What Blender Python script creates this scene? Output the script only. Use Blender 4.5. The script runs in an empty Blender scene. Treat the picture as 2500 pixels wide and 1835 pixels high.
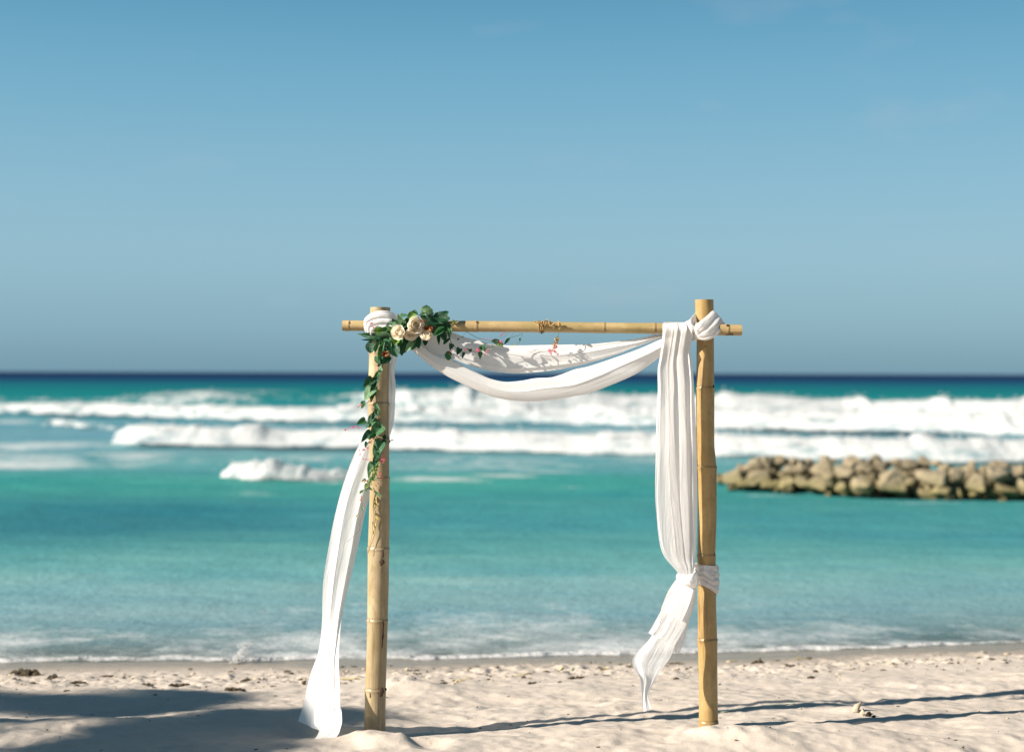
import bpy, bmesh, math, random
import numpy as np
from mathutils import Vector, Matrix

S = bpy.context.scene
C = S.collection
R = math.radians
random.seed(7)
rng = np.random.default_rng(7)

# ------------------------------------------------------------------ camera
F = 80.0 / 56.0 * 2500.0            # focal length in photograph pixels
CAM = Vector((0.0, 0.0, 2.0))
ROLL, PITCH = 0.0030, 0.0021
_f = Vector((0, math.cos(PITCH), -math.sin(PITCH)))
_r = Vector((math.cos(ROLL), 0, math.sin(ROLL)))
_u = _r.cross(_f).normalized()
_r = _f.cross(_u).normalized()
cd = bpy.data.cameras.new('camera')
cd.sensor_width = 56.0; cd.lens = 80.0; cd.sensor_fit = 'HORIZONTAL'
cd.clip_start = 0.05; cd.clip_end = 60000
cd.dof.use_dof = True; cd.dof.focus_distance = 6.68; cd.dof.aperture_fstop = 2.2
cam = bpy.data.objects.new('camera', cd); C.objects.link(cam)
m = Matrix((_r, _u, -_f)).transposed().to_4x4(); m.translation = CAM
cam.matrix_world = m
S.camera = cam

# ------------------------------------------------------------------ sky, sun, exposure
SUN_EL, SHADOW_AZ = 27.0, 21.0      # shadows run towards +X, turned 21 deg towards +Y
sdir = Vector((-math.cos(R(SHADOW_AZ)) * math.cos(R(SUN_EL)),
               -math.sin(R(SHADOW_AZ)) * math.cos(R(SUN_EL)), math.sin(R(SUN_EL))))
W = bpy.data.worlds.new('World'); S.world = W; W.use_nodes = True
wn, wl = W.node_tree.nodes, W.node_tree.links
bg = wn['Background']
sky = wn.new('ShaderNodeTexSky'); sky.sky_type = 'NISHITA'; sky.sun_disc = False
sky.sun_elevation = R(SUN_EL); sky.sun_rotation = math.atan2(sdir.x, sdir.y)
sky.air_density = 1.0; sky.dust_density = 0.5; sky.ozone_density = 1.6
# the sea air: an even tint by height above the horizon, the same all round
tc = wn.new('ShaderNodeTexCoord'); sx = wn.new('ShaderNodeSeparateXYZ')
wl.new(tc.outputs['Generated'], sx.inputs[0])
rp = wn.new('ShaderNodeValToRGB'); rp.color_ramp.interpolation = 'B_SPLINE'
SKY = [(0.0, (.11, .275, .39)), (0.03, (.172, .36, .48)), (0.075, (.268, .465, .575)), (0.13, (.225, .448, .58)), (0.185, (.165, .405, .555)),
       (0.25, (.09, .32, .495)), (0.5, (.045, .13, .22)), (1.0, (.03, .075, .135))]
el = rp.color_ramp.elements
el[0].position = SKY[0][0]; el[0].color = (*SKY[0][1], 1)
el[1].position = SKY[-1][0]; el[1].color = (*SKY[-1][1], 1)
for p, c in SKY[1:-1]:
    e = el.new(p); e.color = (*c, 1)
wl.new(sx.outputs['Z'], rp.inputs[0])
sc_ = wn.new('ShaderNodeMix'); sc_.data_type = 'RGBA'; sc_.blend_type = 'MULTIPLY'; sc_.inputs[0].default_value = 1.0
EXPO = 1.2
SKYGAIN = 10 / 2 ** EXPO
sc_.inputs[7].default_value = (SKYGAIN, SKYGAIN, SKYGAIN, 1)
wl.new(rp.outputs[0], sc_.inputs[6])
mx = wn.new('ShaderNodeMix'); mx.data_type = 'RGBA'; mx.inputs[0].default_value = 0.92
wl.new(sky.outputs[0], mx.inputs[6]); wl.new(sc_.outputs[2], mx.inputs[7])
# thin wisps of high cloud, barely there
cm = wn.new('ShaderNodeMapping'); cm.inputs['Scale'].default_value = (9, 9, 30); wl.new(tc.outputs['Generated'], cm.inputs[0])
cn = wn.new('ShaderNodeTexNoise'); cn.inputs['Scale'].default_value = 1.0; cn.inputs['Detail'].default_value = 5; wl.new(cm.outputs[0], cn.inputs['Vector'])
cr_ = wn.new('ShaderNodeMapRange'); cr_.inputs[1].default_value = .62; cr_.inputs[2].default_value = .80; cr_.inputs[3].default_value = 0; cr_.inputs[4].default_value = .22
wl.new(cn.outputs['Fac'], cr_.inputs[0])
cx_ = wn.new('ShaderNodeMix'); cx_.data_type = 'RGBA'; wl.new(cr_.outputs[0], cx_.inputs[0]); wl.new(mx.outputs[2], cx_.inputs[6])
cx_.inputs[7].default_value = (.46 * SKYGAIN, .53 * SKYGAIN, .60 * SKYGAIN, 1)
wl.new(cx_.outputs[2], bg.inputs[0]); bg.inputs[1].default_value = 0.10
sd = bpy.data.lights.new('sun', 'SUN'); sd.energy = 4.9; sd.angle = R(0.53); sd.color = (1.0, 0.93, 0.82)
sun = bpy.data.objects.new('sun', sd); C.objects.link(sun)
sun.rotation_euler = sdir.to_track_quat('Z', 'Y').to_euler()
sun.location = sdir * 40
S.view_settings.view_transform = 'Standard'; S.view_settings.look = 'None'
S.view_settings.gamma = 1.0; S.view_settings.use_curve_mapping = False
S.view_settings.exposure = EXPO
S.render.engine = 'CYCLES'
S.cycles.use_denoising = True
S.cycles.max_bounces = 8; S.cycles.transparent_max_bounces = 16
S.cycles.caustics_reflective = False; S.cycles.caustics_refractive = False


# ------------------------------------------------------------------ helpers
def P(u, v, Y):
    """photograph pixel + distance -> point in the place"""
    d = _f + _r * ((u - 1250.0) / F) + _u * ((917.5 - v) / F)
    return CAM + d * (Y / d.y)


def PZ(u, v, z=0.0):
    """photograph pixel -> point at height z"""
    d = _f + _r * ((u - 1250.0) / F) + _u * ((917.5 - v) / F)
    return CAM + d * ((z - CAM.z) / d.z)


def _hash(ix, iy, seed):
    h = (ix * 374761393 + iy * 668265263 + seed * 974711) & 0xFFFFFFFF
    h = ((h ^ (h >> 13)) * 1274126177) & 0xFFFFFFFF
    return ((h ^ (h >> 16)) & 0xFFFF) / 65535.0


def noise(x, y, seed=0):
    x = np.asarray(x, float); y = np.asarray(y, float)
    x, y = np.broadcast_arrays(x, y)
    ix = np.floor(x).astype(np.int64); iy = np.floor(y).astype(np.int64)
    fx = x - ix; fy = y - iy
    fx = fx * fx * fx * (fx * (fx * 6 - 15) + 10); fy = fy * fy * fy * (fy * (fy * 6 - 15) + 10)
    a = _hash(ix, iy, seed); b = _hash(ix + 1, iy, seed)
    c = _hash(ix, iy + 1, seed); d = _hash(ix + 1, iy + 1, seed)
    return (a + (b - a) * fx + (c - a) * fy + (a - b - c + d) * fx * fy) * 2 - 1


def fbm(x, y, seed=0, oct=4, gain=0.5):
    s = 0; a = 1.0; t = 0
    for i in range(oct):
        s = s + a * noise(np.asarray(x) * 2 ** i, np.asarray(y) * 2 ** i, seed + i * 17); t += a; a *= gain
    return s / t


def mesh_obj(name, verts, faces, mat, parent=None, origin=None, smooth=True, attrs=None):
    me = bpy.data.meshes.new(name)
    v = np.asarray(verts, float).reshape(-1, 3)
    o = Vector((0, 0, 0))
    if parent is not None:
        o = parent['_w'] if '_w' in parent else None
        o = Vector(o) if o is not None else WORLD[parent.name]
    base = Vector(origin) if origin is not None else o
    v = v - np.array(base)
    if isinstance(faces, np.ndarray):
        n = len(faces); k = faces.shape[1]
        me.vertices.add(len(v)); me.vertices.foreach_set('co', v.ravel())
        me.loops.add(n * k); me.loops.foreach_set('vertex_index', faces.ravel().astype(np.int32))
        me.polygons.add(n); me.polygons.foreach_set('loop_start', np.arange(0, n * k, k, dtype=np.int32))
        me.update(calc_edges=True); me.validate()
    else:
        me.from_pydata(v.tolist(), [], faces)
    if smooth:
        me.polygons.foreach_set('use_smooth', np.ones(len(me.polygons), bool))
    for an, (ty, data) in (attrs or {}).items():
        a = me.attributes.new(an, ty, 'POINT')
        a.data.foreach_set('vector' if ty == 'FLOAT_VECTOR' else 'value', np.asarray(data, float).ravel())
    me.update()
    if mat: me.materials.append(mat)
    ob = bpy.data.objects.new(name, me); C.objects.link(ob)
    if parent is not None:
        ob.parent = parent; ob.location = base - o
    else:
        ob.location = base
    WORLD[ob.name] = base
    return ob


WORLD = {}


def empty(name, loc, label, cat, group=None):
    o = bpy.data.objects.new(name, None); C.objects.link(o); o.location = loc
    o.empty_display_size = 0.1
    o['label'] = label; o['category'] = cat
    if group: o['group'] = group
    WORLD[o.name] = Vector(loc)
    return o


def tag(o, label, cat, group=None):
    o['label'] = label; o['category'] = cat
    if group: o['group'] = group
    return o


def grid_faces(nr, nc, closed=False):
    j = np.arange(nc if closed else nc - 1); i = np.arange(nr - 1)
    I, J = np.meshgrid(i, j, indexing='ij'); J2 = (J + 1) % nc
    return np.stack([I * nc + J, I * nc + J2, (I + 1) * nc + J2, (I + 1) * nc + J], -1).reshape(-1, 4)


def smooth_curve(pts, n):
    """Catmull-Rom through pts (chord length parameter) sampled n times"""
    p = np.asarray(pts, float); k = len(p)
    if k == 2:
        t = np.linspace(0, 1, n)[:, None]; return p[0] * (1 - t) + p[1] * t
    ext = np.vstack([2 * p[0] - p[1], p, 2 * p[-1] - p[-2]])
    t = np.linspace(0, k - 1 - 1e-9, n); i = t.astype(int); f = (t - i)[:, None]
    a, b, c, d = ext[i], ext[i + 1], ext[i + 2], ext[i + 3]
    return 0.5 * (2 * b + (c - a) * f + (2 * a - 5 * b + 4 * c - d) * f ** 2 + (3 * b - a - 3 * c + d) * f ** 3)


def tube(path, rad, nseg=8, caps=True):
    p = np.asarray(path, float); n = len(p)
    rad = np.full(n, rad) if np.isscalar(rad) else np.asarray(rad)
    tan = np.gradient(p, axis=0); tan /= np.linalg.norm(tan, axis=1)[:, None] + 1e-12
    ref = np.array([0, 1.0, 0]) if abs(tan[:, 1]).mean() < 0.8 else np.array([1.0, 0, 0])
    a = np.cross(tan, ref); a /= np.linalg.norm(a, axis=1)[:, None] + 1e-12
    b = np.cross(tan, a)
    th = np.linspace(0, 2 * math.pi, nseg, endpoint=False)
    v = p[:, None] + rad[:, None, None] * (np.cos(th)[None, :, None] * a[:, None] + np.sin(th)[None, :, None] * b[:, None])
    return v.reshape(-1, 3), grid_faces(n, nseg, True)


class Bag:
    """collects quads/tris from several little shapes of ONE part"""
    def __init__(s): s.v = []; s.f = []; s.n = 0
    def add(s, v, f):
        v = np.asarray(v, float).reshape(-1, 3)
        s.v.append(v); s.f += [[int(k) + s.n for k in q] for q in f]; s.n += len(v)
    def obj(s, name, mat, parent=None, **kw):
        return mesh_obj(name, np.vstack(s.v), s.f, mat, parent, **kw)


# ------------------------------------------------------------------ materials
class NT:
    def __init__(s, name):
        s.m = bpy.data.materials.new(name); s.m.use_nodes = True
        s.t = s.m.node_tree; s.n = s.t.nodes; s.l = s.t.links
        s.b = s.n['Principled BSDF']; s.out = s.n['Material Output']
    def new(s, ty, **kw):
        o = s.n.new(ty)
        for k, v in kw.items(): setattr(o, k, v)
        return o
    def link(s, a, b): s.l.new(a, b)
    def attr(s, name): return s.new('ShaderNodeAttribute', attribute_name=name)
    def objco(s): return s.new('ShaderNodeTexCoord').outputs['Object']
    def pos(s): return s.new('ShaderNodeNewGeometry').outputs['Position']
    def mapping(s, co, scale):
        n = s.new('ShaderNodeMapping'); n.inputs['Scale'].default_value = scale; s.link(co, n.inputs[0]); return n.outputs[0]
    def noise(s, co, scale, detail=4, rough=0.5, dist=0.0):
        n = s.new('ShaderNodeTexNoise'); n.inputs['Scale'].default_value = scale
        n.inputs['Detail'].default_value = detail; n.inputs['Roughness'].default_value = rough
        n.inputs['Distortion'].default_value = dist
        s.link(co, n.inputs['Vector']); return n.outputs['Fac']
    def ramp(s, fac, stops, interp='LINEAR'):
        n = s.new('ShaderNodeValToRGB'); n.color_ramp.interpolation = interp
        e = n.color_ramp.elements
        def col(c): return (c, c, c, 1) if np.isscalar(c) else (*c, 1)
        e[0].position, e[0].color = stops[0][0], col(stops[0][1])
        e[1].position, e[1].color = stops[-1][0], col(stops[-1][1])
        for p, c in stops[1:-1]:
            k = e.new(p); k.color = col(c)
        s.link(fac, n.inputs[0]); return n.outputs[0]
    def mix(s, fac, a, b, blend='MIX'):
        n = s.new('ShaderNodeMix', data_type='RGBA', blend_type=blend)
        for sock, val in ((n.inputs[0], fac), (n.inputs[6], a), (n.inputs[7], b)):
            if isinstance(val, bpy.types.NodeSocket): s.link(val, sock)
            elif np.isscalar(val): sock.default_value = val if sock == n.inputs[0] else (val, val, val, 1)
            else: sock.default_value = (*val, 1)
        return n.outputs[2]
    def math(s, op, a, b=0.0, clamp=False):
        n = s.new('ShaderNodeMath', operation=op, use_clamp=clamp)
        for sock, val in ((n.inputs[0], a), (n.inputs[1], b)):
            if isinstance(val, bpy.types.NodeSocket): s.link(val, sock)
            else: sock.default_value = val
        return n.outputs[0]
    def bump(s, h, strength=0.3, dist=0.01):
        n = s.new('ShaderNodeBump'); n.inputs['Strength'].default_value = strength; n.inputs['Distance'].default_value = dist
        s.link(h, n.inputs['Height']); return n.outputs[0]
    def set(s, col=None, rough=None, normal=None, spec=None):
        b = s.b
        for sock, val in ((b.inputs['Base Color'], col), (b.inputs['Roughness'], rough), (b.inputs['Specular IOR Level'], spec)):
            if val is None: continue
            if isinstance(val, bpy.types.NodeSocket): s.link(val, sock)
            elif np.isscalar(val): sock.default_value = val
            else: sock.default_value = (*val, 1)
        if normal is not None: s.link(normal, b.inputs['Normal'])
        return s.m
    def translucent(s, col, fac, transp=0.0, normal=None):
        """mix the principled shader with light coming through, and a little see-through"""
        t = s.new('ShaderNodeBsdfTranslucent')
        if isinstance(col, bpy.types.NodeSocket): s.link(col, t.inputs[0])
        else: t.inputs[0].default_value = (*col, 1)
        mx = s.new('ShaderNodeMixShader'); mx.inputs[0].default_value = fac
        s.link(s.b.outputs[0], mx.inputs[1]); s.link(t.outputs[0], mx.inputs[2])
        last = mx.outputs[0]
        if not (np.isscalar(transp) and transp == 0):
            tr = s.new('ShaderNodeBsdfTransparent'); m2 = s.new('ShaderNodeMixShader')
            if isinstance(transp, bpy.types.NodeSocket): s.link(transp, m2.inputs[0])
            else: m2.inputs[0].default_value = transp
            s.link(last, m2.inputs[1]); s.link(tr.outputs[0], m2.inputs[2]); last = m2.outputs[0]
        s.link(last, s.out.inputs[0]); return s.m


def mat_sand():
    n = NT('sand'); p = n.pos()
    big = n.noise(p, 1.6, 3); fine = n.noise(p, 60, 4, 0.65); grain = n.noise(p, 420, 2, 0.7)
    c = n.mix(big, (.445, .372, .308), (.525, .452, .388))
    c = n.mix(n.math('MULTIPLY', n.ramp(fine, [(.25, 1.0), (.45, 0.0)]), .30), c, (.34, .265, .195))
    speck = n.noise(p, 95, 2, 0.4)
    c = n.mix(n.math('MULTIPLY', n.ramp(speck, [(.70, 0.0), (.76, 1.0)]), .5), c, (.22, .16, .11))
    wet = n.attr('wet').outputs['Fac']
    c = n.mix(wet, c, (.235, .19, .14))
    h = n.math('ADD', n.math('MULTIPLY', fine, .8), n.math('MULTIPLY', grain, .35))
    r = n.math('SUBTRACT', .95, n.math('MULTIPLY', wet, .68))
    return n.set(c, r, n.bump(h, 0.42, 0.010), 0.25)


def mat_sea():
    n = NT('sea_water'); p = n.pos()
    colr = n.attr('tone')                 # water colour by depth, with the swell's shaded band painted in
    st = n.mapping(p, (.10, .32, 1)); v1 = n.noise(st, 1.0, 4, .55)
    c = n.mix(n.ramp(v1, [(.35, 0.0), (.7, .6)]), colr.outputs['Color'], n.mix(1.0, colr.outputs['Color'], (.50, .80, .98), 'MULTIPLY'))
    v2 = n.noise(n.mapping(p, (.38, 1.1, 1)), 1.0, 5, .62, .5)          # wind ruffles and sandy clouds in the water
    c = n.mix(n.ramp(v2, [(.36, .55), (.50, 0.0)]), c, n.mix(1.0, c, (.74, .86, .93), 'MULTIPLY'))
    c = n.mix(n.ramp(v2, [(.52, 0.0), (.70, .6)]), c, n.mix(1.0, c, (1.5, 1.22, 1.15), 'MULTIPLY'))
    foam = n.attr('foam').outputs['Fac']
    f1 = n.noise(n.mapping(p, (.75, .8, 1)), 1.0, 7, .70, .9)
    f2 = n.noise(n.mapping(p, (.8, 1.0, 1)), 4.5, 5, .62, 1.2)
    fn = n.math('ADD', n.math('MULTIPLY', f1, .62), n.math('MULTIPLY', f2, .38))
    thr = n.math('SUBTRACT', .86, n.math('MULTIPLY', foam, .62))
    mask = n.math('MULTIPLY', n.math('SUBTRACT', fn, thr), 3.6, clamp=True)
    mask = n.math('MULTIPLY', mask, n.math('MINIMUM', n.math('MULTIPLY', foam, 3.0), 1.0))
    c2 = n.mix(n.math('MULTIPLY', mask, .78), c, (.50, .50, .50))
    r1 = n.noise(n.mapping(p, (.5, 1, 1)), 2.2, 6, .62); r2 = n.noise(p, 9, 3, .6)
    h = n.math('ADD', r1, n.math('MULTIPLY', r2, .25))
    rough = n.math('ADD', .22, n.math('MULTIPLY', mask, .6))
    nb = n.bump(h, .5, .12)
    df = n.new('ShaderNodeBsdfDiffuse'); gs = n.new('ShaderNodeBsdfGlossy'); fr = n.new('ShaderNodeFresnel'); fr.inputs[0].default_value = 1.33
    n.link(c2, df.inputs[0]); n.link(rough, gs.inputs['Roughness']); gs.inputs[0].default_value = (1, 1, 1, 1)
    for q in (df, gs): n.link(nb, q.inputs['Normal'])
    # wind ripples too small to model keep the grazing reflection low
    w_ = n.math('MULTIPLY', n.math('MINIMUM', fr.outputs[0], .06), n.math('SUBTRACT', 1.0, mask))
    body = n.new('ShaderNodeMixShader'); n.link(w_, body.inputs[0]); n.link(df.outputs[0], body.inputs[1]); n.link(gs.outputs[0], body.inputs[2])
    # thin water at the edge lets the sand show
    tr = n.new('ShaderNodeBsdfTransparent'); mxs = n.new('ShaderNodeMixShader')
    thin = n.attr('thin').outputs['Fac']
    a = n.math('MULTIPLY', thin, n.math('SUBTRACT', 1.0, mask))
    n.link(a, mxs.inputs[0]); n.link(body.outputs[0], mxs.inputs[1]); n.link(tr.outputs[0], mxs.inputs[2])
    n.link(mxs.outputs[0], n.out.inputs[0])
    return n.m


def mat_foam():
    n = NT('foam'); p = n.pos()
    a = n.noise(p, 3.0, 5, .6); b = n.noise(p, 14.0, 3, .6)
    c = n.ramp(a, [(.25, (.65, .655, .66)), (.6, (.70, .685, .675))])
    n.set(c, .9, n.bump(n.math('ADD', a, n.math('MULTIPLY', b, .4)), .5, .12), .1)
    n.b.inputs['Subsurface Weight'].default_value = 0.0
    cover = n.attr('cover').outputs['Fac']         # where the foam thins out
    d = n.noise(n.mapping(p, (.6, .8, 2.4)), 1.6, 6, .68)
    al = n.math('MULTIPLY', n.math('ADD', n.math('SUBTRACT', cover, .62), n.math('MULTIPLY', n.math('SUBTRACT', d, .5), 1.7)), 2.6, clamp=True)
    return n.translucent((.70, .69, .68), .40, n.math('SUBTRACT', 1.0, al))


def mat_bamboo(name, lo, hi, dark, green):
    n = NT(name); bc = n.attr('cane').outputs['Vector']; node = n.attr('node').outputs['Fac']
    st = n.noise(n.mapping(bc, (90, 90, 2.2)), 1.0, 5, .6)
    bl = n.noise(n.mapping(bc, (14, 14, 3.0)), 1.0, 4, .6)
    fl = n.noise(n.mapping(bc, (60, 60, 24)), 1.0, 3, .6)
    c = n.mix(st, lo, hi)
    c = n.mix(n.ramp(bl, [(.40, 0.0), (.66, .85)]), c, green)
    pale = n.noise(n.mapping(bc, (9, 9, 6)), 1.0, 5, .65)
    c = n.mix(n.ramp(pale, [(.50, 0.0), (.72, .55)]), c, tuple(min(1, x * 1.25 + .03) for x in hi))
    c = n.mix(n.math('MULTIPLY', n.ramp(fl, [(.66, 0.0), (.76, 1.0)]), .5), c, dark)
    c = n.mix(n.math('MULTIPLY', n.math('MULTIPLY', node, n.ramp(n.noise(n.mapping(bc, (40, 40, 8)), 1.0, 3), [(.3, .10), (.65, .85)])), .6), c, dark)
    sp = n.noise(n.mapping(bc, (26, 26, 1.1)), 1.0, 4, .7)
    c = n.mix(n.math('MULTIPLY', n.ramp(sp, [(.55, 0.0), (.70, 1.0)]), .70), c, dark)
    mot = n.noise(n.mapping(bc, (30, 30, 13)), 1.0, 4, .7)
    c = n.mix(n.math('MULTIPLY', n.ramp(mot, [(.50, 0.0), (.68, 1.0)]), .35), c, tuple(x * .55 for x in lo))
    return n.set(c, .42, n.bump(st, .25, .002), .4)


def mat_plain(name, col, rough=.7, var=.25, scale=40, spec=.3):
    n = NT(name); k = n.noise(n.objco(), scale, 4, .6)
    c = n.mix(k, tuple(x * (1 - var) for x in col), tuple(min(1, x * (1 + var)) for x in col))
    return n.set(c, rough, n.bump(k, .3, .004), spec)


def mat_leaf(name, col, back, rough=.38, spec=.45):
    n = NT(name); co = n.objco()
    s = n.new('ShaderNodeSeparateXYZ'); n.link(co, s.inputs[0])
    ax = n.math('ABSOLUTE', s.outputs[0])
    mid = n.math('SUBTRACT', 1.0, n.math('MULTIPLY', ax, 22.0), clamp=True)
    # side veins slant away from the midrib
    vv = n.math('SINE', n.math('MULTIPLY', n.math('SUBTRACT', s.outputs[1], n.math('MULTIPLY', ax, .8)), 46.0))
    vein = n.math('MAXIMUM', n.math('MULTIPLY', mid, .8), n.math('MULTIPLY', n.ramp(vv, [(.86, 0.0), (1.0, .4)]), 1.0))
    k = n.noise(co, 5, 4, .6)
    rnd = n.new('ShaderNodeObjectInfo').outputs['Random']
    c = n.mix(k, tuple(x * .7 for x in col), tuple(x * 1.25 for x in col))
    c = n.mix(n.math('MULTIPLY', rnd, .5), c, back)
    c = n.mix(vein, c, tuple(min(1, x * 1.7 + .01) for x in col))
    n.set(c, rough, n.bump(n.math('SUBTRACT', k, vein), .35, .05), spec)
    return n.translucent(tuple(min(1, x * 1.6) for x in back), .24)


def mat_petal(name, col, deep):
    n = NT(name); d = n.attr('deep').outputs['Fac']
    k = n.noise(n.objco(), 60, 3, .6)
    c = n.mix(d, col, deep)
    c = n.mix(n.math('MULTIPLY', k, .25), c, tuple(x * .8 for x in col))
    n.set(c, .55, n.bump(k, .15, .003), .25)
    return n.translucent(col, .36)


def mat_cloth():
    n = NT('white_voile'); co = n.attr('weave').outputs['Vector']
    w = n.noise(n.mapping(co, (900, 500, 1)), 1.0, 2, .5)
    soft = n.noise(n.mapping(co, (75, 6, 1)), 1.0, 6, .62, .5)
    c = n.mix(soft, (.815, .79, .775), (.865, .845, .83))
    n.set(c, .85, n.bump(n.math('ADD', n.math('MULTIPLY', soft, 1.0), n.math('MULTIPLY', w, .15)), .40, .010), .1)
    n.b.inputs['Sheen Weight'].default_value = .15
    return n.translucent((.88, .84, .80), .34, n.ramp(soft, [(.3, .04), (.7, .13)]))


def mat_rock():
    n = NT('boulder_limestone'); p = n.pos(); o = n.objco()
    a = n.noise(p, 3.2, 5, .6); b = n.noise(p, 13, 5, .65); pit = n.noise(p, 26, 3, .5)
    rnd = n.new('ShaderNodeObjectInfo').outputs['Random']
    c = n.mix(a, (.095, .075, .042), (.275, .225, .15))
    c = n.mix(n.math('MULTIPLY', rnd, .7), c, (.30, .245, .165))
    z = n.new('ShaderNodeSeparateXYZ'); n.link(p, z.inputs[0])
    low = n.math('SUBTRACT', 1.0, n.math('MULTIPLY', n.math('ADD', z.outputs[2], n.math('MULTIPLY', n.math('SUBTRACT', a, .5), .35)), 2.6), clamp=True)
    c = n.mix(n.math('MULTIPLY', low, .85), c, (.185, .155, .05))     # algae on the lower stones
    wetb = n.math('SUBTRACT', 1.0, n.math('MULTIPLY', n.math('SUBTRACT', z.outputs[2], n.math('MULTIPLY', b, .10)), 16.0), clamp=True)
    c = n.mix(n.math('MULTIPLY', wetb, .75), c, (.045, .04, .022))
    c = n.mix(n.math('MULTIPLY', n.ramp(pit, [(.58, 0.0), (.70, 1.0)]), .55), c, (.07, .055, .04))
    c = n.mix(n.math('MULTIPLY', n.ramp(b, [(.30, 1.0), (.45, 0.0)]), .5), c, (.13, .115, .05))
    return n.set(c, .85, n.bump(n.math('SUBTRACT', b, n.math('MULTIPLY', pit, .6)), .8, .06), .25)


M = dict(
    sand=mat_sand(), sea=mat_sea(), foam=mat_foam(), cloth=mat_cloth(), rock=mat_rock(),
    cane_pale=mat_bamboo('bamboo_weathered', (.27, .195, .105), (.42, .32, .195), (.10, .055, .026), (.24, .18, .08)),
    cane_gold=mat_bamboo('bamboo_golden', (.285, .178, .065), (.395, .262, .11), (.10, .05, .018), (.26, .165, .05)),
    cane_beam=mat_bamboo('bamboo_crossbeam', (.33, .225, .10), (.46, .33, .165), (.11, .06, .025), (.29, .225, .085)),
    dark=mat_plain('dark_knot', (.05, .026, .014), .8), wire=mat_plain('wire', (.03, .028, .03), .5),
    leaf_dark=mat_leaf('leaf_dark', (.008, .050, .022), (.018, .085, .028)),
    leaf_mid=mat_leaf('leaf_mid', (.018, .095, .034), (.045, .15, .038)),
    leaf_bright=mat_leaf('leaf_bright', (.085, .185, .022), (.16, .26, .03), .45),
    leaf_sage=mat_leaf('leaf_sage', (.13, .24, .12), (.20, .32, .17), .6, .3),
    leaf_dry=mat_plain('leaf_dry', (.42, .33, .09), .7),
    petal=mat_petal('rose_petal', (.95, .88, .74), (.86, .60, .40)),
    pink=mat_petal('pink_blossom', (.78, .16, .24), (.62, .06, .14)),
    blush=mat_petal('blush_blossom', (.80, .42, .40), (.70, .25, .28)),
    straw=mat_petal('straw_blossom', (.52, .36, .16), (.34, .20, .08)),
    lime=mat_petal('lime_bud', (.36, .40, .13), (.20, .26, .07)),
    rust=mat_plain('rust_filament', (.20, .035, .015), .7), rust_tip=mat_plain('rust_tip', (.55, .28, .10), .7),
    stem=mat_plain('vine_stem', (.075, .11, .035), .6), stem_brown=mat_plain('vine_stem_brown', (.16, .09, .05), .7),
    weed=mat_plain('seaweed', (.055, .04, .022), .8, .5), weed_y=mat_plain('yellow_blade', (.55, .42, .05), .6),
    stone=mat_plain('coral_stone', (.40, .33, .24), .9, .35, 30), twine=mat_plain('twine', (.62, .66, .52), .8),
    bark=mat_plain('palm_bark', (.18, .14, .10), .9), frond=mat_plain('palm_frond', (.05, .09, .02), .5),
)

fo = NT('spray'); fo.set((.66, .66, .66), .5); M['spray'] = fo.translucent((.7, .71, .72), .4, .45)

# ------------------------------------------------------------------ beach and sea
def shore(x):
    xc = 9 * np.tanh(np.asarray(x, float) / 9)
    return 10.30 + 0.118 * xc + 0.012 * xc * xc + 0.05 * noise(np.asarray(x) * .55, 3.3, 5)


POSTS = [P(915, 1787, 6.75), P(1729.5, 1783, 6.75)]


def bump2(x, y, cx, cy, rx, ry, h):
    q = ((x - cx) / rx) ** 2 + ((y - cy) / ry) ** 2
    return h * np.exp(-q)


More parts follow.
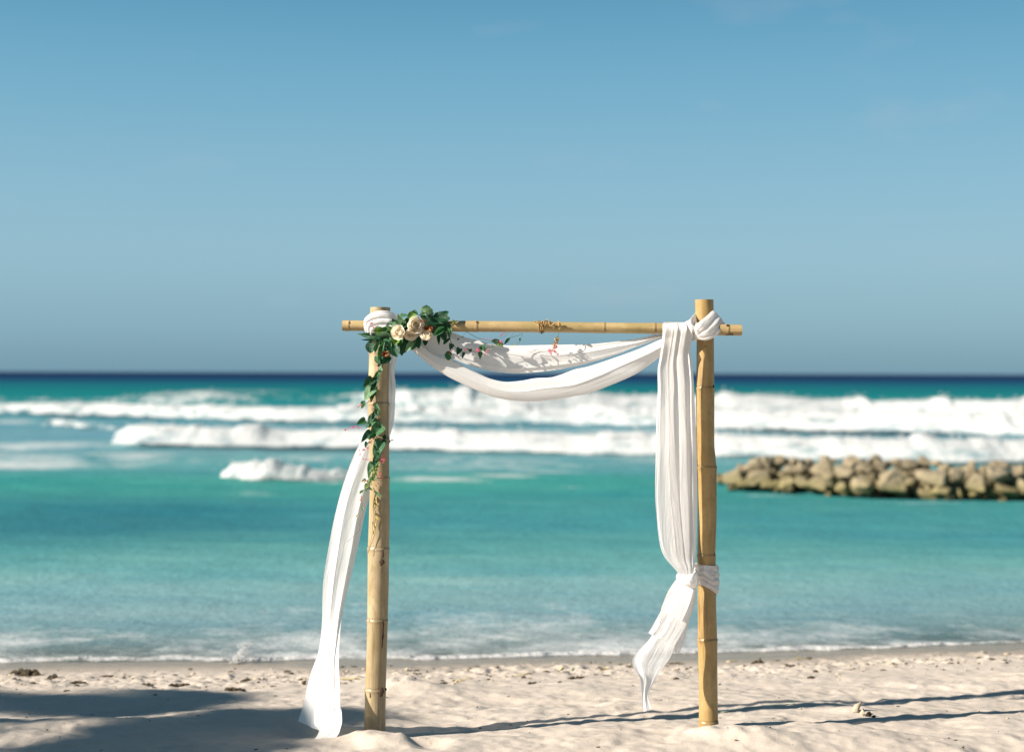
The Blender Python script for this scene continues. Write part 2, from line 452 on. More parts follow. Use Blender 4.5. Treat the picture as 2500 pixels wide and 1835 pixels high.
def sand_z(x, y):
    x = np.asarray(x, float); y = np.asarray(y, float)
    d = shore(x) - y
    dd = np.maximum(d, 0)
    up = np.where(dd < 3.4, .098 * dd, .333 + .05 * (1 - np.exp(-(dd - 3.4) / .55))) + 0.006 * np.clip(d - 6, 0, 60)
    dn = -2.4 * (1 - np.exp(np.minimum(d, 0) / 14.0))
    z = np.where(d > 0, up, dn)
    dry = np.clip(d / 0.9, 0, 1)
    near = np.clip((d - .9) / 1.4, 0, 1)
    und = 0.028 * fbm(x * .75 + 3.1, y * 1.3, 11, 3) + 0.014 * fbm(x * 2.6, y * 3.0, 21, 3)
    # scuffed prints: soft hollows with raised rims
    pr = fbm(x * 3.4 + .6 * noise(x * 2, y * 2, 3), y * 4.4, 31, 2)
    und = und - 0.016 * np.clip(pr - .12, 0, 1) * 2 + 0.006 * np.clip(-pr - .2, 0, 1)
    z = z + near * und + dry * 0.0065 * fbm(x * 9, y * 11, 41, 4)
    # tumbled clods along the tide line
    tide = np.exp(-((d - 1.05 - .25 * noise(x * .8, 1.7, 9)) / .42) ** 2)
    cl = np.clip(fbm(x * 9, y * 12, 51, 4) - .06, 0, 1)
    z = z + tide * (0.034 * cl + 0.010 * fbm(x * 24, y * 24, 61, 3))
    # ridges the long shadows ride over
    z = z + near * 0.022 * np.sin((y * 1.0 - x * .28) * 5.2 + 1.5 * noise(x * .6, y * .6, 13)) * np.exp(-((y - 6.6) / 1.6) ** 2) * (0.5 + 0.5 * noise(x * .9, 5.0, 77))
    # heaps at the feet of the posts
    a, b = POSTS
    rough = 1 + .30 * noise(x * 6, y * 6, 71) + .22 * noise(x * 17, y * 17, 73)
    z = z + bump2(x, y, a.x + .0, 6.53, .17, .11, .035) * rough + bump2(x, y, a.x + .12, 6.42, .13, .10, .03) * rough + near * .006 * fbm(x * 16, y * 16, 72, 2)
    z = z - bump2(x, y, a.x + .26, 6.52, .07, .12, .045)
    z = z + bump2(x, y, b.x + .03, 6.54, .17, .11, .032) * rough + bump2(x, y, b.x + .17, 6.45, .12, .1, .024) * rough
    q = P(980, 1655, 8.5)                                              # heap behind the left post
    z = z + bump2(x, y, q.x, q.y, .13, .16, .075) * rough + bump2(x, y, q.x + .16, q.y - .1, .14, .12, .03)
    z = z + bump2(x, y, P(2090, 1740, 7.3).x, 7.3, .13, .1, .03)
    return z


def axis(lo, hi, step, far_lo, far_hi, grow=1.22):
    mid = list(np.arange(lo, hi + step * .5, step)); a = []; s = step; t = lo
    while t > far_lo:
        s *= grow; t -= s; a.append(max(t, far_lo))
    b = []; s = step; t = mid[-1]
    while t < far_hi:
        s *= grow; t += s; b.append(min(t, far_hi))
    return np.array(a[::-1] + mid + b)


ax_, ay_ = axis(-3.6, 4.2, .0125, -400, 400), axis(5.9, 10.9, .0125, -120, 60)
XX, YY = np.meshgrid(ax_, ay_, indexing='xy')
ZZ = sand_z(XX, YY)
dsh = shore(XX) - YY
wet = np.clip(1.45 - (ZZ - .0) / .065 + .25 * noise(XX * 1.1, YY * .3, 81), 0, 1) * np.clip((3 - dsh) / 1, 0, 1)
sand = mesh_obj('beach', np.stack([XX, YY, ZZ], -1), grid_faces(len(ay_), len(ax_)), M['sand'], attrs={'wet': ('FLOAT', wet)})
sand['kind'] = 'structure'


def ground(u, v):
    """where the line of sight through a pixel meets the sand"""
    d = _f + _r * ((u - 1250.0) / F) + _u * ((917.5 - v) / F)
    t = 4.0
    for _ in range(4000):
        q = CAM + d * t
        if q.z <= float(sand_z(q.x, q.y)): break
        t += .004
    return q


def srgb(c):
    c = np.asarray(c, float) / 255
    return np.where(c <= .04045, c / 12.92, ((c + .055) / 1.055) ** 2.4)


sxs, sys_ = axis(-19, 19, .11, -9000, 9000, 1.25), axis(8.6, 30, .06, 8.6, 12000, 1.045)
SX, SY = np.meshgrid(sxs, sys_, indexing='xy')
hor = 910.0
def vpix(Y): return hor + F * 2.0 / Y
VP = vpix(SY)
TONE = [(910.2, (16, 62, 90)), (922, (16, 66, 96)), (932, (14, 88, 114)), (941, (12, 110, 122)), (955, (16, 124, 126)), (985, (44, 136, 138)), (1010, (92, 150, 158)), (1060, (114, 158, 168)),
        (1110, (110, 158, 164)), (1150, (96, 156, 158)), (1180, (74, 152, 146)), (1225, (78, 149, 148)), (1290, (84, 149, 152)), (1340, (94, 156, 156)), (1385, (114, 167, 164)), (1440, (130, 170, 172)),
        (1500, (134, 168, 172)), (1550, (142, 168, 170)), (1600, (162, 172, 168)), (1680, (176, 176, 164))]  # colours by depth; the swell's dark shaded band is painted into them
tv = np.array([t[0] for t in TONE]); tcol = np.clip((srgb(np.array([t[1] for t in TONE])) - .09 * np.array([.22, .4, .5])) / 1.28, .0015, 1)
wob = VP + (VP - 912) * (.05 * fbm(SX / SY * 4.5, np.log(SY) * 4, 91, 3))
tone = np.stack([np.interp(wob, tv, tcol[:, k]) for k in range(3)], -1)
dk = np.exp(-((SX / SY * F + 1250 - 250) / 620) ** 2 - ((VP - 1275) / 55) ** 2)          # darker patch: deeper water, with swell shade put into the colour
tone = tone * (1 - np.stack([.50 * dk, .34 * dk, .24 * dk], -1))
# swell
ph = SY + .06 * SX + 1.2 * noise(SX * .12, SY * .1, 5)
amp = np.interp(SY, [10, 13, 20, 40, 200, 900], [0, .02, .05, .09, .25, 0])
SZ = amp * (np.sin(ph * 2 * math.pi / 6.5) * .6 + .5 * fbm(SX * .25, SY * .5, 7, 3)) + np.interp(SY, [10, 12, 60], [.0, .012, .03]) * fbm(SX * 1.1, SY * 2.0, 8, 3)
SZ = SZ * np.clip((SY - shore(SX)) / 1.5, 0, 1)
dsea = SY - shore(SX)
UP = 1250 + SX / SY * F


def patch(u0, v0, ru, rv, a):
    return a * np.exp(-((UP - u0) / ru) ** 2 - ((VP - v0) / rv) ** 2)


foam = np.zeros_like(SX)
for pz in [(120, 1092, 330, 20, .66), (60, 1128, 260, 24, .84), (330, 1118, 200, 26, .80), (480, 1128, 90, 14, .6), (760, 1118, 420, 22, .62), (1200, 1128, 480, 34, .62), (1080, 1174, 240, 9, .72), (1230, 1168, 150, 10, .74), (1330, 1150, 200, 14, .66),
           (1390, 1186, 110, 8, .62), (1010, 1172, 90, 9, .76), (1560, 1180, 160, 9, .55), (30, 1036, 110, 12, .9), (170, 1036, 110, 8, .7), (1650, 1120, 500, 24, .62), (500, 1050, 600, 16, .60), (640, 1202, 130, 12, .62), (800, 1178, 160, 8, .6),
           (1300, 1056, 1600, 14, .74), (2300, 1076, 700, 9, .72), (560, 958, 330, 12, .66), (930, 962, 160, 10, .62), (1890, 1204, 190, 6, .60), (2200, 1226, 420, 8, .58), (300, 1480, 500, 14, .36), (60, 1415, 60, 8, .5)]:
    foam = np.maximum(foam, 1.22 * patch(*pz))
foam = foam * (.88 + .42 * fbm(SX * .22, SY * .45, 95, 4))
sw = np.interp(dsea, [-.6, -.1, .25, .7, 1.3, 2.2, 3.5], [.0, .86, .80, .74, .66, .50, 0.24])
sw = sw * (1 + .22 * noise(SX * .7, SY * 1.1, 15) + .15 * noise(SX * 2.1, SY * 2.6, 16)) * np.interp(UP, [0, 1500, 1900, 2500], [1, 1, .86, .74])
foam = np.maximum(foam, sw)
thin = np.exp(-np.maximum(-sand_z(SX, SY), 0) * 9.0) * .92
sea = mesh_obj('sea', np.stack([SX, SY, SZ], -1), grid_faces(len(sys_), len(sxs)), M['sea'],
               attrs={'tone': ('FLOAT_VECTOR', tone), 'foam': ('FLOAT', foam), 'thin': ('FLOAT', thin)})
sea['kind'] = 'structure'


def torn(o, foot, hs, seed):
    """spray torn off the crest: a part of its wave"""
    r_ = random.Random(seed); b = Bag()
    for i in range(0, len(foot)):
        for _ in range(2):
            if r_.random() < .72: continue
            s_ = r_.uniform(.01, .035) * (hs[i] / .6 + .3); c = Vector((foot[i][0] + r_.gauss(0, .12), foot[i][1] + hs[i] * 1.9 + r_.gauss(0, .25), hs[i] * (.97 + abs(r_.gauss(0, .10)))))
            b.add([c + Vector(q) * s_ for q in ((1.6, 0, -.4), (-1.4, .4, -.3), (0, -1, .1), (.1, .2, 1.1))], [[0, 1, 2], [0, 3, 1], [1, 3, 2], [2, 3, 0]])
    q = b.obj('spray', M['spray'], o); q['kind'] = 'stuff'


def breaker(label, line, depth, seed, jag=.22):
    """line: (u, v_foot, height in photograph pixels, cover) along the foot of the broken wave"""
    ln = np.array(line, float)
    n = int(max(160, (ln[-1, 0] - ln[0, 0]) / 3.2))
    u = np.linspace(ln[0, 0], ln[-1, 0], n)
    vf = np.interp(u, ln[:, 0], ln[:, 1]); hp = np.interp(u, ln[:, 0], ln[:, 2]); cv = np.interp(u, ln[:, 0], ln[:, 3])
    k = 9; ker = np.hanning(2 * k + 1); ker /= ker.sum()
    sm = lambda a: np.convolve(np.pad(a, k, 'edge'), ker, 'valid')
    vf, hp, cv = sm(vf), sm(hp), sm(cv)
    foot = np.array([PZ(a, b, 0.0) for a, b in zip(u, vf)])
    H = hp / F * foot[:, 1]
    prof = np.array([(-.10, -.12), (0, .0), (.10, .20), (.22, .42), (.34, .60), (.46, .76), (.58, .88), (.70, .97), (.84, 1.0), (1.0, .98), (1.25, .90), (1.6, .70), (2.1, .42), (2.8, .1), (3.3, -.15)])
    pi = np.linspace(0, len(prof) - 1, 44)
    py = np.interp(pi, np.arange(len(prof)), prof[:, 0]); pz = np.interp(pi, np.arange(len(prof)), prof[:, 1])
    X = np.repeat(foot[:, 0][:, None], len(py), 1)
    hs = H * (1 + jag * fbm(foot[:, 0] / H.mean() * .28, seed * 3.7, seed, 4) + .30 * np.clip(fbm(foot[:, 0] / H.mean() * .7, 9.1, seed + 3, 2) - .3, 0, 1) * 2)
    Y = foot[:, 1][:, None] + py[None] * (depth * H)[:, None]
    Z = pz[None] * hs[:, None]
    hm = max(H.mean(), .5)
    lump = fbm(X / hm * 1.1, (py * 2.4)[None] + 0 * X, seed + 5, 4)
    Z = Z + .045 * min(1.0, H.mean() / .5) ** 1.5 * hs[:, None] * lump * np.clip(pz, 0, 1)[None]
    Y = Y + .55 * hs[:, None] * fbm(X / hm * .22, (py * .5)[None] + 5, seed + 8, 3)
    cover = cv[:, None] * np.interp(py, [-.1, .02, .12, 1.2, 2.2, 3.0], [.05, .34, .90, 1.10, .6, .1])[None]
    o = mesh_obj('breaking_wave', np.stack([X, Y, Z], -1), grid_faces(len(u), len(py)), M['foam'],
                 origin=foot[len(foot) // 2], attrs={'cover': ('FLOAT', cover)})
    tag(o, label, 'wave', 'white breakers rolling in')
    torn(o, foot, hs, seed)
    return o


breaker('outermost broken wave, the tall white crest below the dark blue sea', [(-900, 1000, 26, .7), (200, 995, 20, .62), (480, 998, 40, .84), (640, 1000, 32, .62), (700, 1000, 24, .40), (780, 1000, 30, .6), (860, 1000, 40, .78), (1000, 1010, 58, .95), (1300, 1014, 56, 1.05), (1600, 1015, 50, 1.05), (1800, 1018, 54, 1.1),
         (2100, 1020, 44, 1.1), (2500, 1030, 52, 1.1), (3300, 1040, 55, 1.1)], 2.6, 101, .16)
breaker('long low white roll of foam just in front of the tallest crest', [(-900, 1005, 26, 1.0), (0, 1013, 28, 1.0), (300, 1020, 34, 1.02), (700, 1033, 38, 1.02), (960, 1038, 42, 1.0), (1400, 1042, 46, 1.02), (1700, 1050, 50, 1.05),
         (2000, 1058, 54, 1.1), (2250, 1064, 56, 1.1), (2500, 1070, 56, 1.1), (3300, 1090, 60, 1.1)], 2.2, 131, .09)
breaker('broken wave with a rounded blunt end, rolling in behind the rocks', [(270, 1088, 26, .85), (285, 1092, 48, 1.05), (340, 1094, 54, 1.1), (500, 1096, 50, 1.1), (700, 1096, 46, 1.1), (900, 1100, 54, 1.1), (1120, 1108, 52, 1.1), (1400, 1114, 52, 1.1), (1600, 1118, 54, 1.1),
         (1780, 1124, 66, 1.1), (2000, 1128, 58, 1.1), (2300, 1136, 62, 1.1), (2500, 1138, 60, 1.1), (3200, 1150, 62, 1.1)], 2.0, 151, .15)
breaker('small white breaker with a thin tail, nearest to the beach', [(536, 1166, 12, .8), (550, 1171, 30, 1.05), (590, 1177, 44, 1.1), (640, 1179, 43, 1.1), (700, 1179, 36, 1.1), (760, 1177, 27, 1.1), (830, 1174, 20, 1.0), (900, 1172, 13, .8)], 3.0, 171, .05)
breaker('faint thin line of foam trailing off the blunt ended wave', [(95, 1042, 6, .6), (120, 1040, 18, .95), (180, 1044, 14, .85), (280, 1052, 10, .7), (330, 1056, 5, .4)], 2.0, 191, .2)

# the lip of the swash: little ridges of foam where the water ends
def swash():
    b = []; n = 1500
    x = np.linspace(-5.5, 6.5, n)
    sh = shore(x) + .10 * fbm(x * 1.6, 2.2, 201, 4) + .035 * fbm(x * 7, 4.0, 205, 3) - .02
    hh = .028 + .020 * fbm(x * 3.0, 7.7, 211, 4)
    hh = np.clip(hh, .004, 1) * np.interp(x, [-4, 1, 4], [1, .9, .75])
    pr = np.array([(-.05, -.02), (-.02, .5), (.02, 1.0), (.08, .8), (.16, .45), (.28, .2), (.45, -.05)])
    wv = 1 + .6 * fbm(x * 2.2, 1.1, 221, 3)
    X = np.repeat(x[:, None], len(pr), 1)
    Y = sh[:, None] + pr[:, 0][None] * wv[:, None]
    Z = np.maximum(sand_z(X, Y), -.004) + pr[:, 1][None] * hh[:, None] + .002
    Z += .006 * fbm(X * 14, Y * 14, 231, 3)
    cov = np.array([.55, 1.05, 1.1, .9, .68, .5, .15])[None] * (0.92 + .3 * fbm(x * 1.8, .5, 241, 3))[:, None]
    o = mesh_obj('swash_foam', np.stack([X, Y, Z], -1), grid_faces(n, len(pr)), M['foam'], attrs={'cover': ('FLOAT', cov)})
    o['kind'] = 'stuff'
    tag(o, 'ragged line of white foam where the water meets the sand', 'foam')


swash()

# ------------------------------------------------------------------ rocks
def boulder_mesh(seed):
    r = np.random.default_rng(seed)
    bm = bmesh.new(); bmesh.ops.create_icosphere(bm, subdivisions=4, radius=1.0)
    v = np.array([q.co for q in bm.verts])
    for _ in range(14):                                # flat faces as broken stone has
        d = r.normal(size=3); d /= np.linalg.norm(d); k = r.uniform(.40, .72)
        s = v @ d; over = np.clip(s - k, 0, None); v = v - over[:, None] * d[None] * .97
    nn = v / np.linalg.norm(v, axis=1)[:, None]
    f = .14 * fbm(nn[:, 0] * 2 + seed, nn[:, 1] * 2 + nn[:, 2] * 1.7, seed, 4) + .08 * fbm(nn[:, 0] * 6, nn[:, 2] * 6 + nn[:, 1] * 5, seed + 9, 3)
    v = v * (1 + f)[:, None]
    v /= np.abs(v).max(axis=0)[None]
    for q, c in zip(bm.verts, v): q.co = c
    me = bpy.data.meshes.new('boulder'); bm.to_mesh(me); bm.free()
    me.polygons.foreach_set('use_smooth', np.ones(len(me.polygons), bool)); me.materials.append(M['rock'])
    return me


BM = [boulder_mesh(300 + i) for i in range(9)]
head = PZ(2150, 1212)
jetty = empty('rock_breakwater', (head.x, head.y, -.1), 'low breakwater of pale tumbled boulders standing in the sea', 'breakwater')


def boulder(u, v, w, h, back, k=None, rot=None):
    base = np.interp(u, [1740, 1900, 2080, 2300, 2500, 2900], [1196, 1200, 1216, 1221, 1224, 1232])
    Y = PZ(u, base).y + back
    c = P(u, v, Y); s = Y / F
    o = bpy.data.objects.new('boulder', random.choice(BM)); C.objects.link(o); o.parent = jetty
    o.location = c - WORLD[jetty.name]
    o.scale = (w / 2 * s * 1.14, (w + h) / 4 * s * 1.2, h / 2 * s * 1.14)
    o.rotation_euler = (random.uniform(-.25, .25), random.uniform(-.22, .22), random.choice((0, math.pi / 2, math.pi)) * 0 + random.uniform(-.4, .4) + random.choice((0, math.pi)))


ROCKS = [(130, 258, 190, 130), (60, 275, 90, 90), (290, 175, 150, 110), (395, 165, 110, 130), (330, 265, 250, 110), (490, 150, 130, 110), (570, 200, 170, 140), (655, 190, 120, 130), (690, 140, 100, 70),
         (800, 185, 170, 170), (800, 110, 60, 60), (945, 220, 150, 110), (1010, 140, 150, 90), (1090, 180, 110, 80), (1105, 300, 185, 165), (950, 330, 120, 110), (1220, 175, 130, 90), (1295, 310, 215, 200),
         (1430, 180, 170, 105), (1530, 140, 110, 80), (1555, 245, 270, 120), (1520, 372, 200, 95), (1640, 345, 150, 130), (1625, 150, 80, 55), (1765, 255, 140, 130), (1850, 190, 60, 130), (1910, 315, 165, 155),
         (1775, 355, 110, 120), (2015, 370, 80, 80), (2050, 155, 110, 70), (2060, 245, 180, 170), (2165, 250, 130, 100), (2140, 360, 200, 120), (2220, 195, 100, 80), (2260, 330, 140, 130),
         (250, 305, 170, 90), (430, 310, 170, 80), (540, 300, 160, 100), (770, 315, 190, 110), (650, 290, 110, 100), (860, 250, 120, 130), (150, 315, 120, 60), (1380, 390, 90, 70), (1190, 385, 80, 60), (1700, 400, 90, 60),
         (1150, 140, 90, 60), (1330, 150, 110, 70), (1690, 180, 110, 80), (1960, 200, 110, 90), (2110, 180, 100, 70), (600, 130, 90, 60), (350, 130, 90, 50), (220, 200, 100, 90)]
for x, y, w, h in ROCKS:
    u, v = 1740 + x / 2.962, 1080 + y / 2.962
    lift = max(0, (330 - y) / 330)
    boulder(u, v, w / 2.962, h / 2.962, .15 + 1.9 * lift * lift + random.uniform(-.05, .1))
for i in range(95):                                   # smaller stones wedged among the big ones
    u = random.uniform(1775, 2520); a = random.random()
    top = np.interp(u, [1765, 1800, 1850, 2000, 2500], [1168, 1142, 1128, 1124, 1130]); bot = np.interp(u, [1760, 1900, 2080, 2500], [1192, 1198, 1214, 1222])
    v = top + (bot - top) * a; w = random.uniform(15, 34)
    boulder(u, v, w, w * random.uniform(.7, 1.1), .05 + 1.7 * (1 - a) ** 1.6 + random.uniform(0, .12))
for i in range(70):                                   # the heart of the heap, its back and its run to the right
    if i < 40:
        u = random.uniform(1800, 2520); v = random.uniform(1150, 1190); bk = random.uniform(1.0, 2.6)
        if u < 1860: v = max(v, 1165)
    else:
        u = random.uniform(2515, 3000); v = random.choice((1140, 1170, 1205)) + random.uniform(-8, 8); bk = (1215 - v) / 40 * random.uniform(.6, 1.0)
    boulder(u, v, random.uniform(44, 72), random.uniform(36, 56), bk)
for i in range(44):                                   # the core that closes the gaps
    u = 1840 + i * 15.5; boulder(u, np.interp(u, [1840, 2080, 2500], [1180, 1190, 1196]) + random.uniform(-12, 8), 58, 46, random.uniform(.55, .95))

# splash of a wavelet on a stone at the water's edge
sp = PZ(582, 1622, .0)
t_ = empty('splash', sp, 'small upright splash of water over a stone at the shoreline', 'splash')
b = Bag()
for i in range(520):
    a = random.random(); uu = 570 + 34 * a + random.gauss(0, 6); top = 1616 - (52 * max(0, 1 - abs(a - .85) * 1.6)) * random.random() ** .6
    c = P(uu, top, sp.y + random.gauss(0, .05)); r0 = random.uniform(.002, .0075)
    bm = bmesh.new(); bmesh.ops.create_icosphere(bm, subdivisions=1, radius=r0)
    vv = [q.co * 1.0 + c for q in bm.verts]; b.add([(q.x, q.y, (q.z - c.z) * random.uniform(1, 1.5) + c.z) for q in vv], [[w.index for w in f.verts] for f in bm.faces]); bm.free()
spray = b.obj('spray', M['spray'], t_); spray['kind'] = 'stuff'
st = bpy.data.objects.new('wet_stone', BM[2]); C.objects.link(st); st.location = PZ(575, 1617, .02); st.scale = (.035, .03, .025)
tag(st, 'small wet stone at the foot of the splash', 'stone')


# ------------------------------------------------------------------ bamboo arch
YP = 6.75                         # the posts' distance
YB = YP - .073                    # the crossbeam runs in front of them
arch = empty('bamboo_arch', ((POSTS[0].x + POSTS[1].x) / 2, YP, .34), 'square wedding arch of two bamboo posts and a crossbeam in the sand', 'arch')


def cane(name, pts, nodes, mat, seed, hole=(False, True), extend=0.0, nodewid=1.0):
    """pts: world points with radius along the cane; nodes: distances along it"""
    p = np.array([q[:3] for q in pts], float); rr = np.array([q[3] for q in pts], float)
    seg = np.linalg.norm(np.diff(p, axis=0), axis=1); s = np.concatenate([[0], np.cumsum(seg)])
    L = s[-1]
    al = np.unique(np.concatenate([np.linspace(0, L, int(L / .02)), *[nd + np.linspace(-.035, .035, 29) for nd in nodes]])); al = al[(al >= 0) & (al <= L)]
    c = np.stack([np.interp(al, s, p[:, k]) for k in range(3)], -1)
    for k in range(3):                                # ease the bends
        ker = np.hanning(9); ker /= ker.sum(); c[:, k] = np.convolve(np.pad(c[:, k], 4, 'edge'), ker, 'valid')
    r = np.interp(al, s, rr); nodeA = np.zeros(len(al))
    for i, nd in enumerate(nodes):
        q = al - nd
        r = r * (1 + .050 * np.exp(-(q / .007) ** 2) + .025 * np.exp(-((q + .012) / .02) ** 2) - .030 * np.exp(-((q - .009) / .004) ** 2))
        nodeA = np.maximum(nodeA, np.exp(-((q - .008) / .0045) ** 2) * .9 + .35 * np.exp(-((q + .004) / .012) ** 2))
    ns = 44; th = np.linspace(0, 2 * math.pi, ns, endpoint=False)
    d = p[-1] - p[0]; d /= np.linalg.norm(d)
    ref = np.array([0, -1.0, 0]); a = np.cross(d, ref); a /= np.linalg.norm(a); bq = np.cross(a, d)
    wob = 1 + .022 * noise(al[:, None] * 6, np.cos(th)[None] * 1.5 + 4 + np.sin(th)[None], seed)
    ring = np.cos(th)[None, :, None] * a + np.sin(th)[None, :, None] * bq
    V = c[:, None] + ring * (r[:, None] * wob)[..., None]
    cv = np.stack([np.cos(th)[None] * r[:, None] + seed, np.sin(th)[None] * r[:, None], np.repeat(al[:, None], ns, 1)], -1)
    V, cv = V.reshape(-1, 3), cv.reshape(-1, 3); fa = grid_faces(len(al), ns, True).tolist(); nA = np.repeat(nodeA, ns)
    # thick rim and hollow at the sawn ends
    for end, yes in ((0, hole[0]), (1, hole[1])):
        if not yes: continue
        base = (len(al) - 1) * ns if end else 0
        cc = c[-1 if end else 0]; dr = d if end else -d; r0 = r[-1 if end else 0]
        st = len(V)
        r1 = cc + ring[0] * r0 * .80 - dr * .0
        r2 = cc + ring[0] * r0 * .78 - dr * .05
        V = np.vstack([V, r1, r2, (cc - dr * .05)[None]])
        ex = np.full((2 * ns + 1, 3), al[-1 if end else 0]); cv = np.vstack([cv, ex]); nA = np.concatenate([nA, np.full(ns, .25), np.full(ns + 1, 1.0)])
        for j in range(ns):
            k = (j + 1) % ns
            q1 = [base + j, base + k, st + k, st + j]; q2 = [st + j, st + k, st + ns + k, st + ns + j]; q3 = [st + ns + j, st + ns + k, st + 2 * ns]
            if not end: q1.reverse(); q2.reverse(); q3.reverse()
            fa += [q1, q2, q3]
    o = mesh_obj(name, V, fa, mat, arch, origin=p[0], attrs={'cane': ('FLOAT_VECTOR', cv), 'node': ('FLOAT', nA)})
    o.data.set_sharp_from_angle(angle=R(50))
    return o


def px_r(w, Y=YP): return w / 2 / F * Y
def along(pts, v):
    s = 0
    for a, b_ in zip(pts, pts[1:]):
        pass
lp = [(915, 1850, 52), (915, 1787, 52), (917, 1682, 50), (922, 1513, 50), (923.5, 1420, 52), (924, 1338, 52), (926.5, 1250, 50), (927, 1166, 47), (925, 1068, 50), (924, 985, 53), (926, 880, 51), (928.5, 744, 49)]
rp_ = [(1730, 1850, 46), (1729.5, 1783, 46), (1729.5, 1700, 45.5), (1727.5, 1558, 47), (1726, 1480, 45), (1724.5, 1353, 44), (1727.5, 1270, 44), (1725.5, 1138, 48), (1722, 1090, 44), (1722, 945, 44), (1722, 830, 42), (1719, 725.5, 45.5)]


def vcane(name, lst, nodes_v, mat, seed):
    pts = [(*P(u, v, YP), px_r(w)) for u, v, w in lst]
    zs = [q[2] for q in pts]; ss = [0]
    for a, b_ in zip(pts, pts[1:]): ss.append(ss[-1] + (Vector(a[:3]) - Vector(b_[:3])).length)
    nd = [float(np.interp(P(920, v, YP).z, zs, ss)) for v in nodes_v]
    return cane(name, pts, nd, mat, seed)


post_l = vcane('post', lp, [1682, 1513, 1338, 1166, 1068, 985, 860], M['cane_pale'], 1)
post_r = vcane('post', rp_, [1759, 1558, 1353, 1138, 945, 790], M['cane_gold'], 2)
post_l['label'] = 'pale weathered post with dark stains'; post_r['label'] = 'golden smooth post'
bl = [(836, 794.5, 25), (930, 795.5, 26), (1163, 796.5, 27), (1323, 798, 26.5), (1474, 800, 26), (1600, 801.5, 27), (1816, 806, 27)]
bp = [(*P(u, v, YB), px_r(w, YB)) for u, v, w in bl]
beam = cane('crossbeam', bp, [(u - 836) / F * YB for u in (851, 1163, 1322, 1474, 1597, 1776)], M['cane_beam'], 3, hole=(True, True))


def knot(post, u, v, w, h, Y, mat=None):
    """a leaf scar or dark stain, a thin raised scab on the cane"""
    r_ = np.random.default_rng(int(u * 7 + v))
    bm = bmesh.new(); bmesh.ops.create_icosphere(bm, subdivisions=2, radius=1)
    c = P(u, v, Y); s = YP / F
    V = []
    for q in bm.verts:
        n = 1 + .3 * float(noise(q.co.x * 2 + u, q.co.z * 2.2 + v, 5))
        V.append((c.x + q.co.x * w / 2 * s * n, c.y + q.co.y * .003, c.z + q.co.z * h / 2 * s * n))
    fs = [[w_.index for w_ in f.verts] for f in bm.faces]; bm.free()
    return mesh_obj('knot', V, fs, mat or M['dark'], post, origin=c)


def front(post_list, u, v):
    l = np.array(post_list)[::-1]
    ax = np.interp(v, l[:, 1], l[:, 0]); w = np.interp(v, l[:, 1], l[:, 2]) / 2
    k = max(-.97, min(.97, (u - ax) / w)); return YP - w / F * YP * math.sqrt(1 - k * k) - .0002
for u, v, w, h in [(932, 1373, 13, 15), (905, 1515, 9, 6), (934, 1535, 7, 52), (932, 1562, 5, 40), (930, 1688, 14, 20), (905, 1696, 6, 18), (941, 1682, 7, 8), (935, 1350, 5, 22)]:
    knot(post_l, u, v, w, h, front(lp, u, v))
for u, v, w, h in [(1740, 944, 9, 11), (1743, 1353, 7, 9), (1746, 1760, 8, 9), (1722, 845, 3, 4)]:
    knot(post_r, u, v, w, h, front(rp_, u, v))
for u, v, w, h in [(853, 792, 8, 13), (1165, 790, 9, 12), (1776, 796, 7, 9), (1782, 816, 20, 4), (1322, 811, 6, 8)]:
    knot(beam, u, v, w, h, YB - px_r(26) * .82)
# wire round the left post with a twisted end
b = Bag()
c0 = P(925, 1069, YP); rw = px_r(50) + .0015; a = np.linspace(0, 2 * math.pi, 40)
v_, f_ = tube(np.stack([c0.x + rw * np.cos(a), c0.y + rw * np.sin(a), c0.z + .004 * np.cos(a)], -1), .0014, 6); b.add(v_, f_)
tw = smooth_curve([P(948, 1070, YP - .01), P(951, 1075, YP - .03), P(949, 1083, YP - .03), P(952, 1077, YP - .03), P(956, 1074, YP - .035), P(960, 1073, YP - .04)], 30)
v_, f_ = tube(tw, .0019, 6); b.add(v_, f_)
b.obj('tie_wire', M['wire'], arch)
# twine lashing on the beam
b = Bag()
for k, u in enumerate((1316, 1320, 1324, 1328)):
    c0 = P(u, 798, YB); rw = px_r(27) + .001; a = np.linspace(0, 2 * math.pi, 30)
    v_, f_ = tube(np.stack([c0.x + .003 * np.sin(a * 1.5 + k), c0.y + rw * np.cos(a), c0.z + rw * np.sin(a)], -1), .0016, 6); b.add(v_, f_)
b.obj('lashing', M['straw'], arch)

# ------------------------------------------------------------------ white cloth
cl = empty('draped_cloth', (POSTS[0].x, 6.6, .34), 'sheer white cloth knotted, swagged and hung along the bamboo arch', 'cloth')


def ridge(x):
    """soft pleat profile with tighter valleys"""
    return .62 * np.sin(2 * math.pi * x) + .25 * np.sin(4 * math.pi * x + .8) + .12 * (1 - 2 * np.abs(np.sin(math.pi * x * 1.37 + .4)))


